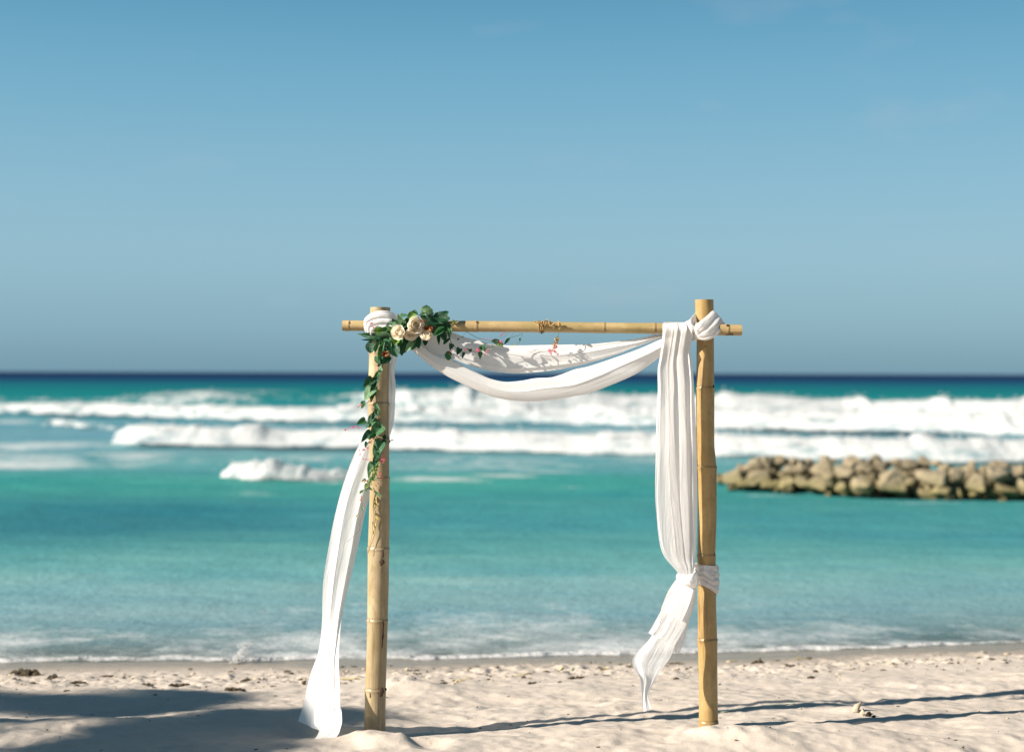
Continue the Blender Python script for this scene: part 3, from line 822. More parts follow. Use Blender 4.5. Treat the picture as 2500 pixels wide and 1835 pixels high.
def strip(name, L, Rr, rows, cols, folds, amp, seed, bulge=0.0, closed=False, lateral=.0, taper=None, warp=.35, edge=0.0, Yfold=True):
    """cloth between two edge lines (u, v, Y); folds run along it"""
    A = smooth_curve([P(*q) if len(q) == 3 else q for q in L], rows); B = smooth_curve([P(*q) if len(q) == 3 else q for q in Rr], rows)
    t = np.linspace(0, 1, rows)[:, None]
    if closed:
        th = np.linspace(0, 2 * math.pi, cols, endpoint=False)[None]; s = .5 - .5 * np.cos(th); side = np.sin(th); par = th / (2 * math.pi) * 2
    else:
        s = np.linspace(0, 1, cols)[None]; side = np.sin(math.pi * s); par = s
    wp = warp * noise(t * 2.3, par * 2.0 + seed, seed) + .12 * noise(t * 7, par * 3, seed + 1)
    ph = par * folds + wp + seed * .37
    width = np.linalg.norm(B - A, axis=1)[:, None]
    tp = 1.0 if taper is None else np.interp(t[:, 0], [q[0] for q in taper], [q[1] for q in taper])[:, None]
    lat = lateral * np.cos(2 * math.pi * ph) / max(folds, 1)
    ss = np.clip(s + (lat * np.sin(math.pi * np.clip(s, 0, 1)) if not closed else lat * np.abs(side)), -.02, 1.02)
    V = A[:, None] * (1 - ss[..., None]) + B[:, None] * ss[..., None]
    disp = amp * tp * np.clip(.62 + .75 * noise(par * folds * .8 + seed, t * .7, seed + 9), .15, 1.3) * (ridge(ph) * (.75 + .35 * noise(t * 3, ph * .7, seed + 4)) + .22 * noise(t * 9, par * folds * 2.2, seed + 6))
    bl_ = bulge * (tp if taper is not None else 1.0)
    if closed:
        dY = -(bl_ * side) - disp * side
    else:
        dY = -bl_ * side - disp
    V[..., 1] += dY
    if edge:                                           # loose, wavering hems
        axis_ = (B - A) / (width + 1e-9)
        w = edge * (noise(t * 5, seed * 1.0, seed + 11)) * (1 - 2 * s) * np.abs(1 - 2 * s) ** 2
        V += w[..., None] * axis_[:, None]
    ln_ = np.linalg.norm(np.diff((A + B) / 2, axis=0), axis=1).sum(); wd_ = float(width.mean()) * 1.4
    wv = np.stack([par * wd_ + 0 * t + seed, t * ln_ + 0 * par, 0 * t + 0 * par], -1)
    return mesh_obj(name, V, grid_faces(rows, V.shape[1], closed), M['cloth'], cl, attrs={'weave': ('FLOAT_VECTOR', wv)})


def c1(x, y, Y): return (800 + x / 5.507, 700 + y / 5.507, Y)
def c2(x, y, Y): return (1050 + x / 5.63, 740 + y / 5.63, Y)
def c3(x, y, Y): return (1500 + x / 5.507, 700 + y / 5.507, Y)
def c4(x, y, Y): return (820 + x / 3.515, 880 + y / 3.515, Y)
def c5(x, y, Y): return (1500 + x / 1.99, 950 + y / 1.99, Y)
def c6(x, y, Y): return (700 + x / 2.105, 1050 + y / 2.105, Y)
def c7(x, y, Y): return (1550 + x / 4.128, 1350 + y / 4.128, Y)


# upper and lower swag between the posts
strip('swag', [(975, 795, 6.68), (1040, 803, 6.68), c2(280, 400, 6.69), c2(480, 470, 6.69), c2(700, 522, 6.69), c2(900, 570, 6.69), c2(1200, 582, 6.69), c2(1550, 575, 6.69), c2(1900, 570, 6.69), c2(2250, 560, 6.69), c3(200, 712, 6.70), c3(350, 690, 6.70), c3(500, 650, 6.70), c3(640, 640, 6.70), c3(760, 630, 6.70)],
      [(965, 820, 6.69), (1030, 858, 6.69), c2(280, 755, 6.69), c2(500, 842, 6.69), c2(700, 902, 6.69), c2(900, 942, 6.69), c2(1200, 966, 6.69), c2(1550, 942, 6.69), c2(1850, 897, 6.69), c2(2150, 830, 6.69), c3(50, 900, 6.70), c3(250, 822, 6.70), c3(450, 752, 6.70), c3(640, 692, 6.70), c3(760, 680, 6.70)],
      220, 110, 3.0, .007, 3, bulge=.018, closed=True, lateral=.25, warp=.5)
strip('swag', [(955, 800, 6.66), (1010, 825, 6.655), c2(60, 700, 6.65), c2(280, 762, 6.65), c2(500, 880, 6.65), c2(700, 980, 6.65), c2(850, 1042, 6.65), c2(1040, 1080, 6.65), c2(1250, 1065, 6.65), c2(1450, 1030, 6.65), c2(1650, 1020, 6.65), c2(1800, 985, 6.65), c2(2000, 910, 6.65), c2(2250, 850, 6.66), c3(300, 850, 6.67), c3(640, 700, 6.69), c3(760, 660, 6.69)],
      [(950, 815, 6.66), (995, 846, 6.655), c2(0, 850, 6.65), c2(200, 980, 6.65), c2(450, 1110, 6.65), c2(700, 1222, 6.65), c2(900, 1290, 6.65), c2(1150, 1335, 6.65), c2(1450, 1345, 6.65), c2(1700, 1320, 6.65), c2(2000, 1270, 6.65), c2(2250, 1210, 6.65), c3(200, 1210, 6.66), c3(400, 1090, 6.67), c3(580, 960, 6.68), c3(640, 890, 6.69), c3(760, 800, 6.69)],
      240, 120, 2.2, .008, 8, bulge=.028, closed=True, lateral=.25, warp=.5)
# curtain over the beam at the right, drawn in at the tie
Yc = YB - .042
strip('curtain', [c3(655, 640, YB + .045), c3(655, 520, YB + .04), c3(650, 488, YB - .005), c3(648, 560, Yc), c3(640, 700, Yc), c3(600, 950, Yc), c3(568, 1130, Yc), c3(575, 1400, Yc), (1605, 1000, Yc), (1603, 1100, Yc), (1600.5, 1201, Yc), (1602, 1261, Yc), (1608, 1322, Yc), (1620, 1357, Yc), (1645, 1387, Yc), (1662, 1408, Yc + .01)],
      [c3(1050, 640, YB + .045), c3(1050, 520, YB + .04), c3(1045, 480, YB - .005), c3(1072, 560, Yc), c3(1045, 700, Yc + .01), c3(1032, 850, Yc + .02), c3(1052, 960, Yc + .02), c3(1075, 1250, Yc + .02), (1695, 990, Yc + .02), (1698, 1060, Yc + .02), (1701, 1150, Yc + .03), (1703.5, 1230, Yc + .03), (1703, 1300, Yc + .03), (1700, 1360, Yc + .03), (1697, 1385, Yc + .02), (1692, 1424, Yc + .01)],
      330, 170, 3.6, .013, 5, bulge=.012, lateral=.6, warp=.55, taper=[(0, .25), (.14, .3), (.3, .85), (.6, 1.1), (.85, .9), (1, .35)], edge=.006)
# the back layer of the curtain, hanging behind the beam
strip('curtain', [c3(655, 470, YB + .0), c3(660, 700, YB + .05), c3(640, 1000, YB + .05), (1615, 950, YB + .05), (1618, 1080, YB + .05), (1622, 1200, YB + .05), (1632, 1320, YB + .03), (1655, 1385, YB), (1668, 1410, YB - .01)],
      [c3(1040, 475, YB + .0), c3(1040, 700, YB + .05), c3(1020, 900, YB + .05), (1690, 950, YB + .05), (1690, 1080, YB + .05), (1692, 1200, YB + .05), (1692, 1320, YB + .03), (1690, 1375, YB), (1690, 1420, YB - .01)],
      160, 90, 3.2, .016, 17, lateral=.6, warp=.6, taper=[(0, .2), (.3, 1), (.8, 1), (1, .3)])
# tie round the post
b = None
nth, nz = 90, 26
th = np.linspace(0, 2 * math.pi, nth)[None]; q = np.linspace(0, 1, nz)[:, None]
cx = P(1726, 1400, YP); rt = px_r(46) + .007
fx = np.cos(th); fy = np.sin(th)
topv = 1379 + 1.5 * fx; botv = 1441 + 15 * fx + 6 * fy
vv = topv * (1 - q) + botv * q
zz = CAM.z - (vv - 914.0) / F * YP
rad = rt + .0035 * noise(th * 2.2 + q * 2, q * 9, 31) + .004 * np.sin(q * math.pi) + .0022 * np.sin(q * 24 + 2.5 * noise(th * 1.2, q * 2, 33))
rad = rad + .010 * np.exp(-((th - math.pi * 1.06) / .4) ** 2)
V = np.stack([cx.x + rad * fx, cx.y + rad * fy, zz + 0 * rad], -1)
mesh_obj('tie_band', V, grid_faces(nz, nth), M['cloth'], cl, attrs={'weave': ('FLOAT_VECTOR', np.stack([q * .14 + 0 * th, th * .06 + 0 * q, 0 * q + 0 * th], -1))})
# knot of cloth beside the tie
strip('tie_knot', [c7(430, 200, Yc), c7(520, 215, Yc - .02), c7(590, 200, Yc - .01), c7(625, 170, YP - .05)], [c7(420, 265, Yc), c7(500, 320, Yc - .025), c7(590, 350, Yc - .015), c7(640, 330, YP - .05)], 40, 60, 2.5, .007, 12, bulge=.03, closed=True)
# tail blown to the left below the tie: a wide fall and a shorter one behind it
strip('tail', [c7(450, 205, Yc), c7(410, 265, Yc), c7(340, 370, Yc - .02), c7(300, 460, Yc - .03), c7(262, 560, Yc - .04)], [c7(595, 250, Yc), c7(600, 300, Yc), c7(575, 430, Yc - .03), c7(530, 560, Yc - .04), c7(470, 690, Yc - .05)], 80, 70, 1.5, .006, 20, lateral=.1, taper=[(0, .5), (1, 1)])
strip('tail', [c7(455, 215, Yc + .012), c7(400, 290, Yc + .01), c7(330, 430, Yc - .01), c7(250, 600, Yc - .03), c7(195, 700, Yc - .04), c7(136, 802, Yc - .05)], [c7(605, 260, Yc + .01), c7(610, 330, Yc + .01), c7(600, 430, Yc), c7(560, 600, Yc - .01), c7(500, 760, Yc - .03), c7(400, 930, Yc - .05)], 100, 80, 1.7, .006, 22, lateral=.1, taper=[(0, .5), (1, 1.1)])
strip('tail', [c7(460, 230, Yc + .03), c7(380, 380, Yc + .02), c7(290, 580, Yc), c7(225, 740, Yc - .02), c7(150, 865, Yc - .03), c7(60, 965, Yc - .04), c7(-4, 1045, Yc - .05), (1545, 1620, Yc - .06), (1553, 1640, Yc - .065), (1561, 1654, Yc - .07), (1565, 1694, Yc - .07), (1570, 1737, Yc - .07)],
      [c7(600, 260, Yc + .03), c7(580, 420, Yc + .02), c7(520, 580, Yc), c7(455, 720, Yc - .01), c7(420, 840, Yc - .02), c7(385, 960, Yc - .03), c7(350, 1050, Yc - .03), c7(290, 1130, Yc - .04), c7(240, 1215, Yc - .05), c7(195, 1300, Yc - .05), c7(138, 1430, Yc - .06), c7(172, 1562, Yc - .07)],
      200, 100, 1.4, .006, 21, lateral=.1, warp=.3, taper=[(0, .5), (.3, .9), (1, 1.1)], edge=.003)
strip('tail', [c7(470, 250, Yc + .035), c7(450, 400, Yc + .03), c7(430, 560, Yc + .02), c7(400, 720, Yc + .01), c7(375, 860, Yc), c7(385, 990, Yc)],
      [c7(610, 260, Yc + .03), c7(613, 400, Yc + .03), c7(608, 520, Yc + .02), c7(550, 690, Yc + .01), c7(500, 880, Yc), c7(438, 1012, Yc)],
      110, 60, 1.4, .006, 25, lateral=.15, taper=[(0, .5), (.3, 1), (1, .9)], edge=.003)
# knot round the right post's top
strip('knot_wrap', [(1742, 772, YP + .06), (1745, 764, YP + .01), (1741, 757, YP - .03), (1724, 772, YP - .085), (1706, 786, YP - .125), (1697, 793, YP - .125), (1695, 806, YP - .115), (1693, 816, YP - .05), (1700, 815, YP + .05)],
      [(1762, 796, YP + .06), (1769, 794, YP + .02), (1771, 792, YP - .04), (1762, 806, YP - .09), (1746, 822, YP - .115), (1724, 831, YP - .115), (1706, 829, YP - .095), (1690, 830, YP - .03), (1700, 835, YP + .05)],
      120, 90, 3.6, .007, 41, bulge=.012, closed=True, warp=.5)
strip('knot_wrap', [(1672, 786, YB - .02), (1683, 780, YB - .01), (1692, 769, YP - .03), (1701, 762, YP + .01), (1720, 758, YP + .055), (1745, 762, YP + .03)], [(1688, 800, YB - .03), (1694, 792, YB - .02), (1700, 786, YP - .02), (1708, 784, YP + .02), (1722, 780, YP + .06), (1750, 790, YP + .03)], 60, 50, 2.2, .005, 44, bulge=.008, closed=True)
# wrap round the left post and beam
strip('knot_wrap', [(912, 822, YP + .02), (899, 822, YP - .03), (890, 806, YB - .03), (888, 790, YB - .04), (890, 778, YB - .04), (903, 766, YB - .035), (927, 758, YB - .035), (951, 760, YB - .02), (968, 767, YB + .02), (975, 772, YP + .05)],
      [(925, 830, YP + .02), (912, 828, YP - .03), (909, 821, YB - .04), (911, 816, YB - .05), (916, 812, YB - .055), (925, 810, YB - .055), (945, 808, YB - .055), (962, 805, YB - .05), (976, 800, YB - .01), (985, 800, YP + .05)],
      130, 110, 4.6, .013, 48, bulge=.014, closed=True, warp=.45)
# small fall under the beam at the left
strip('tail', [c1(500, 570, YP - .02), c1(505, 600, YP - .03), c1(510, 660, YP - .03)], [c1(620, 570, YP - .05), c1(625, 610, YP - .05), c1(640, 670, YP - .05)], 24, 30, 1.5, .006, 51)
# fall behind the left post, then out to the left and down to the sand
gl = ground(760, 1818)
Yb2 = YP + .07
strip('fall', [c1(760, 860, Yb2 - .02), c1(750, 1090, Yb2), c1(745, 1180, Yb2), c1(790, 1330, Yb2), c4(430, 420, Yb2), c4(380, 520, Yb2), c4(270, 585, Yb2), c4(215, 700, Yb2), c4(165, 800, Yb2), c4(100, 960, Yb2), c4(40, 1150, Yb2), c6(240, 480, Yb2), c6(205, 670, Yb2), c6(188, 800, Yb2), c6(182, 990, Yb2), c6(165, 1130, Yb2 + .02), c6(120, 1260, Yb2 + .05), c6(85, 1400, Yb2 + .08), c6(57, 1492, Yb2 + .10)],
      [c1(945, 860, Yb2 - .02), c1(940, 935, Yb2), c1(908, 1060, Yb2), c1(896, 1200, Yb2), c1(910, 1320, Yb2), c4(498, 480, Yb2), c4(470, 610, Yb2), c4(440, 700, Yb2), c4(420, 800, Yb2), c4(370, 950, Yb2), c4(300, 1120, Yb2), c6(400, 430, Yb2), c6(365, 600, Yb2), c6(330, 750, Yb2), c6(290, 920, Yb2 - .02), c6(272, 1080, Yb2 - .06), c6(268, 1200, Yb2 - .1), c6(276, 1380, Yb2 - .18), c6(266, 1565, 6.60)],
      330, 130, 2.3, .009, 61, bulge=.012, lateral=.25, warp=.4, taper=[(0, .6), (.25, .7), (.7, .9), (.85, 1.6), (1, 2.6)], edge=.004)
# the hem gathering on the sand
strip('hem', [c6(150, 1420, 6.72), c6(145, 1500, 6.66), c6(160, 1545, 6.60), c6(120, 1618, 6.52)], [c6(272, 1400, 6.66), c6(280, 1470, 6.60), c6(270, 1560, 6.56), c6(190, 1628, 6.50)], 50, 50, 2.0, .012, 66, lateral=.4, edge=.005)

# ------------------------------------------------------------------ leaves, roses, vines
def leaf_mesh(name, outline, curl, fold, wave, mat):
    """outline: half width against length 0..1; base at the origin, tip along +Y"""
    nl, nw = 11, 7
    o = np.array(outline); V = []
    for i in range(nl):
        y = i / (nl - 1); hw = np.interp(y, o[:, 0], o[:, 1])
        for j in range(nw):
            s = j / (nw - 1) * 2 - 1
            z = -curl * y * y + fold * abs(s) * hw * 1.6 + wave * math.sin(y * 9 + s * 2) * abs(s)
            V.append((s * hw, y - .06 * abs(s) * (1 if y < .2 else 0), z))
    me = bpy.data.meshes.new(name); me.from_pydata(V, [], grid_faces(nl, nw).tolist())
    me.polygons.foreach_set('use_smooth', np.ones(len(me.polygons), bool)); me.materials.append(mat); return me


OVATE = [(0, .02), (.06, .16), (.2, .40), (.38, .5), (.6, .44), (.8, .27), (.93, .1), (1, .0)]
LANCE = [(0, .03), (.15, .30), (.4, .5), (.65, .42), (.85, .2), (1, 0)]
HEART = [(0, .30), (.05, .44), (.15, .5), (.35, .47), (.6, .32), (.8, .16), (.94, .05), (1, 0)]
ROUND = [(0, .05), (.08, .26), (.25, .46), (.5, .5), (.75, .42), (.92, .24), (1, .06)]
LM = {}
for mk in ('dark', 'mid', 'bright', 'sage'):
    for sk, ol in (('o', OVATE), ('l', LANCE), ('h', HEART), ('r', ROUND)):
        for k, (cu, fo_, wa) in enumerate([(.18, .22, .02), (-.12, .30, .03), (.35, .12, .04)]):
            LM[mk, sk, k] = leaf_mesh('leaf', ol, cu, fo_, wa, M['leaf_' + mk])
for sk, ol in (('o', OVATE), ('l', LANCE)):
    LM['dry', sk, 0] = leaf_mesh('leaf', ol, .2, .2, .04, M['leaf_dry'])


def leaf(parent, b, t, w, mat, shape='o', dz=0.0, tilt=None):
    """b, t: (u, v, Y) of base and tip, w: width in photograph pixels"""
    B, T = P(*b), P(t[0], t[1], t[2] if len(t) > 2 else b[2] + dz)
    y = T - B; L = y.length; y.normalize()
    if tilt is None: tilt = (random.uniform(-.45, .25), random.uniform(-.1, .55))
    n = Vector((tilt[0], -1, tilt[1])); z = (n - y * n.dot(y)).normalized(); x = y.cross(z)
    ws = w / F * B.y
    mtx = Matrix((x * ws, y * L, z * L)).transposed().to_4x4(); mtx.translation = B - WORLD[parent.name]
    k = random.randrange(3) if mat != 'dry' else 0
    o = bpy.data.objects.new('leaf', LM[mat, shape if mat != 'dry' else ('l' if shape == 'l' else 'o'), k]); C.objects.link(o)
    o.parent = parent; o.matrix_basis = mtx
    return o


def stem(parent, pts, r=.0016, mat='stem', name='stem', n=None):
    q = smooth_curve([P(*p) for p in pts], n or max(10, 8 * len(pts)))
    v, f = tube(q, np.linspace(r, r * .6, len(q)), 6)
    return mesh_obj(name, v, f, M[mat], parent)


def petal_patch(R0, H0, ang, span, flare, cup, lip, seed, nh=9, na=9):
    """one petal standing round the axis +Z: radius R0, height H0"""
    V = []; D = []
    for i in range(nh):
        h = i / (nh - 1)
        for j in range(na):
            a = j / (na - 1) * 2 - 1
            env = math.sqrt(max(0, 1 - abs(a) ** 3.0)) if True else 1
            hh = h * (0.80 + .20 * env)
            rr = R0 * (.30 + .70 * math.sin(min(1, hh * 1.15) * math.pi / 2) ** .8) + flare * R0 * hh ** 3
            rr += lip * R0 * max(0, hh - .78) * 2.2
            rr *= 1 + .05 * math.sin(seed + a * 3 + h * 2)
            th = ang + a * span * (.55 + .45 * math.sin(min(1, .25 + h) * math.pi / 2))
            zz = H0 * (hh - cup * hh * hh) - lip * H0 * max(0, hh - .8) * 1.2
            V.append((rr * math.cos(th), rr * math.sin(th), zz)); D.append(max(0, 1 - hh * 1.25) * .9)
    return V, grid_faces(nh, na).tolist(), D


def rose(parent, u, v, rad_px, Y, look, open_=1.0, seed=0):
    """look: direction the flower faces"""
    r0 = rad_px / F * Y; c = P(u, v, Y)
    q = Vector(look).normalized().to_track_quat('Z', 'Y').to_matrix()
    rr = random.Random(seed)
    def place(V): return [tuple(q @ Vector(p) + c) for p in V]
    # heart: tight spiral of small petals
    V, Fc, D = [], [], []
    for k in range(7):
        R1 = r0 * (.10 + .055 * k); a = k * 2.4 + seed
        v1, f1, d1 = petal_patch(R1, r0 * (1.06 - .02 * k), a, 1.25, -.25, .05, .10, seed + k)
        n0 = len(V); V += v1; D += [min(1, x * .5 + .30 - .05 * k) for x in d1]; Fc += [[i + n0 for i in ff] for ff in f1]
    o = mesh_obj('rose', place([(x, y, z - r0 * .55) for x, y, z in V]), Fc, M['petal'], parent, origin=c, attrs={'deep': ('FLOAT', D)})
    for ring_, (n, R1, H1, fl, lp_) in enumerate([(4, .48, 1.16, -.06, .10), (5, .68, 1.10, -.04, .16), (5, .88, 1.0, .0, .24 * open_)]):
        for k in range(n):
            a = seed + ring_ * .7 + k * 2 * math.pi / n + rr.uniform(-.15, .15)
            v1, f1, d1 = petal_patch(r0 * R1 * rr.uniform(.94, 1.05), r0 * H1 * rr.uniform(.94, 1.05), a, 3.6 / n + .22, fl, .08, lp_ * rr.uniform(.6, 1.3), seed + k)
            mesh_obj('petal', place([(x, y, z - r0 * .55) for x, y, z in v1]), f1, M['petal'], o, attrs={'deep': ('FLOAT', [x * .30 + (.10 if ring_ == 0 else 0) for x in d1])})
    return o


def blossoms(parent, spots, Y, mat, size=2.6, spread=0.0, n=1, name='blossom_spray'):
    """a spray of tiny hearts hanging together"""
    b = Bag(); D = []
    for (u, v) in spots:
        for _ in range(n):
            c = P(u + random.gauss(0, spread), v + random.gauss(0, spread), Y + random.gauss(0, .008))
            s = size / F * Y * random.uniform(.7, 1.25)
            e = Matrix.Rotation(random.uniform(0, 6.28), 3, 'Z') @ Matrix.Rotation(random.uniform(-1.2, 1.2), 3, 'X') @ Matrix.Rotation(random.uniform(0, 6.28), 3, 'Y')
            for k in range(5):
                a = k * 2 * math.pi / 5; a2 = .62
                pts = [(0, 0, -.4), (math.cos(a - a2) * .75, math.sin(a - a2) * .75, .15), (math.cos(a) * 1.15, math.sin(a) * 1.15, .55), (math.cos(a + a2) * .75, math.sin(a + a2) * .75, .15)]
                b.add([tuple(c + e @ (Vector(p) * s)) for p in pts], [[0, 1, 2, 3]]); D += [1, .3, 0, .3]
    o = mesh_obj(name, np.vstack(b.v), b.f, M[mat], parent, smooth=False, attrs={'deep': ('FLOAT', D)})
    return o


YG = 6.585
gar = empty('flower_garland', P(985, 810, YG + .03), 'bunch of cream roses and glossy green leaves tied at the arch corner', 'garland')
G = [  # base, tip, width (crop pixels), kind, shape, depth
    ((760, 700), (398, 626), 78, 'dark', 'l', .02), ((620, 722), (448, 708), 24, 'dark', 'l', .03), ((590, 735), (565, 890), 125, 'dark', 'r', .02),
    ((700, 735), (640, 905), 62, 'mid', 'l', -.01), ((760, 730), (672, 1010), 66, 'mid', 'l', -.02), ((800, 740), (716, 1015), 56, 'dark', 'l', -.01), ((845, 720), (822, 905), 56, 'mid', 'l', -.01),
    ((835, 940), (752, 1045), 95, 'dark', 'r', .0), ((645, 935), (700, 1040), 64, 'mid', 'o', .01), ((700, 930), (740, 1035), 70, 'dark', 'o', .02), ((780, 800), (770, 960), 110, 'dark', 'o', .04),
    ((750, 600), (612, 590), 95, 'bright', 'o', -.01), ((850, 550), (650, 640), 75, 'mid', 'o', .0), ((870, 660), (640, 655), 62, 'sage', 'l', -.02), ((880, 690), (740, 700), 70, 'mid', 'o', -.01), ((660, 540), (760, 640), 80, 'mid', 'o', .0),
    ((870, 480), (775, 520), 48, 'dark', 'o', -.01), ((930, 500), (830, 490), 55, 'sage', 'o', -.02), ((880, 600), (800, 545), 50, 'bright', 'l', -.02),
    ((1010, 470), (940, 375), 70, 'sage', 'o', -.02), ((990, 480), (930, 450), 60, 'sage', 'h', -.03), ((960, 400), (1052, 365), 60, 'mid', 'o', .0), ((1000, 430), (1040, 480), 60, 'sage', 'o', -.02), ((1075, 430), (1000, 545), 75, 'dark', 'r', .01), ((960, 510), (1010, 560), 40, 'bright', 'l', -.02),
    ((1190, 340), (1075, 440), 100, 'bright', 'r', .01), ((1150, 318), (1215, 370), 42, 'dark', 'o', .01), ((1290, 390), (1210, 380), 30, 'dark', 'l', .0),
    ((1370, 330), (1320, 246), 70, 'mid', 'o', .01), ((1370, 280), (1425, 365), 46, 'mid', 'o', .0), ((1330, 330), (1240, 385), 70, 'sage', 'o', -.02), ((1360, 300), (1250, 300), 90, 'sage', 'o', -.03), ((1380, 340), (1300, 270), 80, 'sage', 'h', -.025), ((1400, 370), (1420, 330), 40, 'sage', 'o', -.02),
    ((1270, 400), (1440, 540), 150, 'dark', 'r', -.01), ((1430, 390), (1632, 450), 130, 'dark', 'r', -.02), ((1380, 440), (1560, 510), 120, 'dark', 'o', -.01), ((1470, 460), (1660, 545), 110, 'dark', 'r', .0), ((1530, 500), (1665, 610), 90, 'dark', 'o', .01), ((1300, 380), (1420, 400), 80, 'dark', 'o', .01),
    ((1560, 545), (1412, 660), 84, 'mid', 'o', -.04), ((1500, 560), (1412, 610), 90, 'dark', 'o', -.01), ((1520, 600), (1600, 700), 90, 'dark', 'o', .01), ((1490, 640), (1495, 772), 44, 'dark', 'l', .0), ((1610, 550), (1640, 690), 44, 'mid', 'l', -.02), ((1560, 600), (1530, 695), 80, 'dark', 'o', .02), ((1665, 520), (1640, 700), 26, 'sage', 'l', -.02),
    ((960, 640), (900, 792), 110, 'bright', 'r', -.01), ((1000, 690), (960, 790), 80, 'mid', 'o', .0), ((870, 740), (945, 945), 140, 'dark', 'r', -.01), ((1000, 710), (985, 900), 130, 'dark', 'o', .0), ((1060, 710), (1020, 890), 110, 'dark', 'o', .02), ((1180, 720), (1035, 872), 80, 'sage', 'o', -.02), ((1170, 700), (1120, 830), 110, 'mid', 'r', .0),
    ((1215, 670), (1240, 842), 110, 'dark', 'o', -.01), ((1320, 700), (1310, 798), 66, 'dark', 'o', .0), ((870, 700), (820, 800), 90, 'dark', 'o', .03), ((720, 690), (900, 760), 100, 'dark', 'o', .04),
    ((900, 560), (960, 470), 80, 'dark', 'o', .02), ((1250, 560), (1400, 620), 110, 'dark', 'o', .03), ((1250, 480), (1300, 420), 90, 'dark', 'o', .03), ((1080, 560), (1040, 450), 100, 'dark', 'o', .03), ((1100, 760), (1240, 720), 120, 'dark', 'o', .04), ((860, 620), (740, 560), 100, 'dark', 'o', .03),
]
for b_, t2, w, mk, sk, dz in G:
    b3, t3 = c1(*b_, YG + dz + .02), c1(*t2, YG + dz + random.uniform(-.01, .02))
    leaf(gar, b3, t3, w * 1.12 / 5.507, mk, sk)
for i in range(64):                                   # leaves filling the heart of the bunch
    a = random.random(); x = 640 + a * 940; y = 700 - 210 * a + random.uniform(-110, 110)
    an = random.uniform(0, 6.28); l = random.uniform(90, 150)
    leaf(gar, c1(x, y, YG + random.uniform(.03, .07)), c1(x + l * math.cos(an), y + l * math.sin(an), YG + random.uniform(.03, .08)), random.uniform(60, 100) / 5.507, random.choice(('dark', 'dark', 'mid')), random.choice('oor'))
rose(gar, *c1(1180, 520, 0)[:2], 22, YG - .035, (.30, -1, .10), .8, 1)
rose(gar, *c1(955, 615, 0)[:2], 18.5, YG - .035, (-.35, -1, .05), .9, 2)
rose(gar, *c1(1120, 640, 0)[:2], 17.5, YG - .02, (.05, -1, -.45), .7, 3)
rose(gar, *c1(1318, 660, 0)[:2], 18, YG - .03, (.20, -.75, .75), .4, 4)
for (x, y, s, n) in [(1345, 560, 60, 70), (1285, 460, 36, 36), (775, 900, 55, 60)]:        # rust coloured spiky blooms
    b = Bag(); b2 = Bag()
    for _ in range(n):
        c0 = P(*c1(x, y, YG - .005)); an = random.uniform(0, 6.28); l = s * random.uniform(.5, 1.25)
        e = P(*c1(x + l * math.cos(an) * 1.15, y + l * math.sin(an) * .75, YG - .03 - random.random() * .025))
        v_, f_ = tube([c0, (c0 + e) / 2 + Vector((0, -.006, .002)), e], [.0012, .0011, .0006], 4); (b2 if random.random() < .22 else b).add(v_, f_)
    fb = b.obj('spiky_bloom', M['rust'], gar); b2.obj('filament_tips', M['rust_tip'], fb)
blossoms(gar, [c1(580, 490, 0)[:2], c1(600, 485, 0)[:2], c1(605, 560, 0)[:2], c1(1645, 660, 0)[:2], c1(615, 552, 0)[:2]], YB - .07, 'pink', 2.4, .8, 2)
bud = c1(1690, 480, 0)
blossoms(gar, [bud[:2]], YB - .05, 'lime', 4.5, 2, 6, 'bud')

# vine with small leaves along the upper swag
YV = 6.625
vine = empty('coral_vine', P(1150, 850, YV), 'thin trailing vine with small leaves and pink blossoms across the upper swag', 'vine')
def s2(pts, Y=YV): return [c2(x, y, Y) for x, y in pts]
stem(vine, s2([(230, 380), (270, 470), (300, 560), (380, 630), (450, 672), (580, 660), (650, 672), (760, 622), (880, 590), (950, 575)]), .0012)
stem(vine, s2([(480, 380), (520, 400), (640, 470), (800, 512), (900, 530), (1030, 555)]), .0011)
stem(vine, s2([(1030, 555), (1100, 480), (1200, 445), (1262, 420), (1272, 396)]), .0012)
stem(vine, s2([(1262, 420), (1262, 460), (1240, 500)]), .0008); stem(vine, s2([(1080, 396), (1040, 440), (1000, 480)]), .0008)
stem(vine, s2([(1138, 410), (1120, 450), (1080, 480)]), .0008); stem(vine, s2([(1040, 398), (985, 425), (958, 462)]), .0008)
stem(vine, s2([(510, 396), (470, 420), (455, 465)]), .0006); stem(vine, s2([(440, 455), (400, 480), (385, 500)]), .0006)
for b_, t2, w, mk, sk in [((272, 490), (180, 582), 62, 'dark', 'l'), ((300, 560), (275, 645), 72, 'dark', 'h'), ((410, 622), (368, 722), 84, 'dark', 'h'), ((466, 678), (440, 760), 42, 'dark', 'h'), ((262, 662), (238, 770), 108, 'mid', 'r'),
                          ((570, 650), (520, 640), 52, 'dark', 'h'), ((700, 590), (765, 665), 84, 'mid', 'h'), ((690, 668), (688, 764), 66, 'mid', 'h'), ((845, 530), (970, 508), 56, 'dark', 'o'), ((880, 545), (1005, 570), 66, 'sage', 'o'), ((930, 560), (1000, 595), 40, 'lime' if 0 else 'sage', 'o'),
                          ((1092, 482), (1020, 560), 46, 'dark', 'o'), ((1240, 480), (1236, 520), 30, 'dark', 'o'), ((390, 482), (384, 518), 26, 'dark', 'o'), ((455, 455), (456, 482), 22, 'dark', 'o'), ((820, 620), (835, 650), 30, 'sage', 'o'), ((740, 610), (745, 575), 34, 'mid', 'o')]:
    leaf(vine, c2(*b_, YV - .008), c2(*t2, YV - .02), w / 5.63, mk, sk)
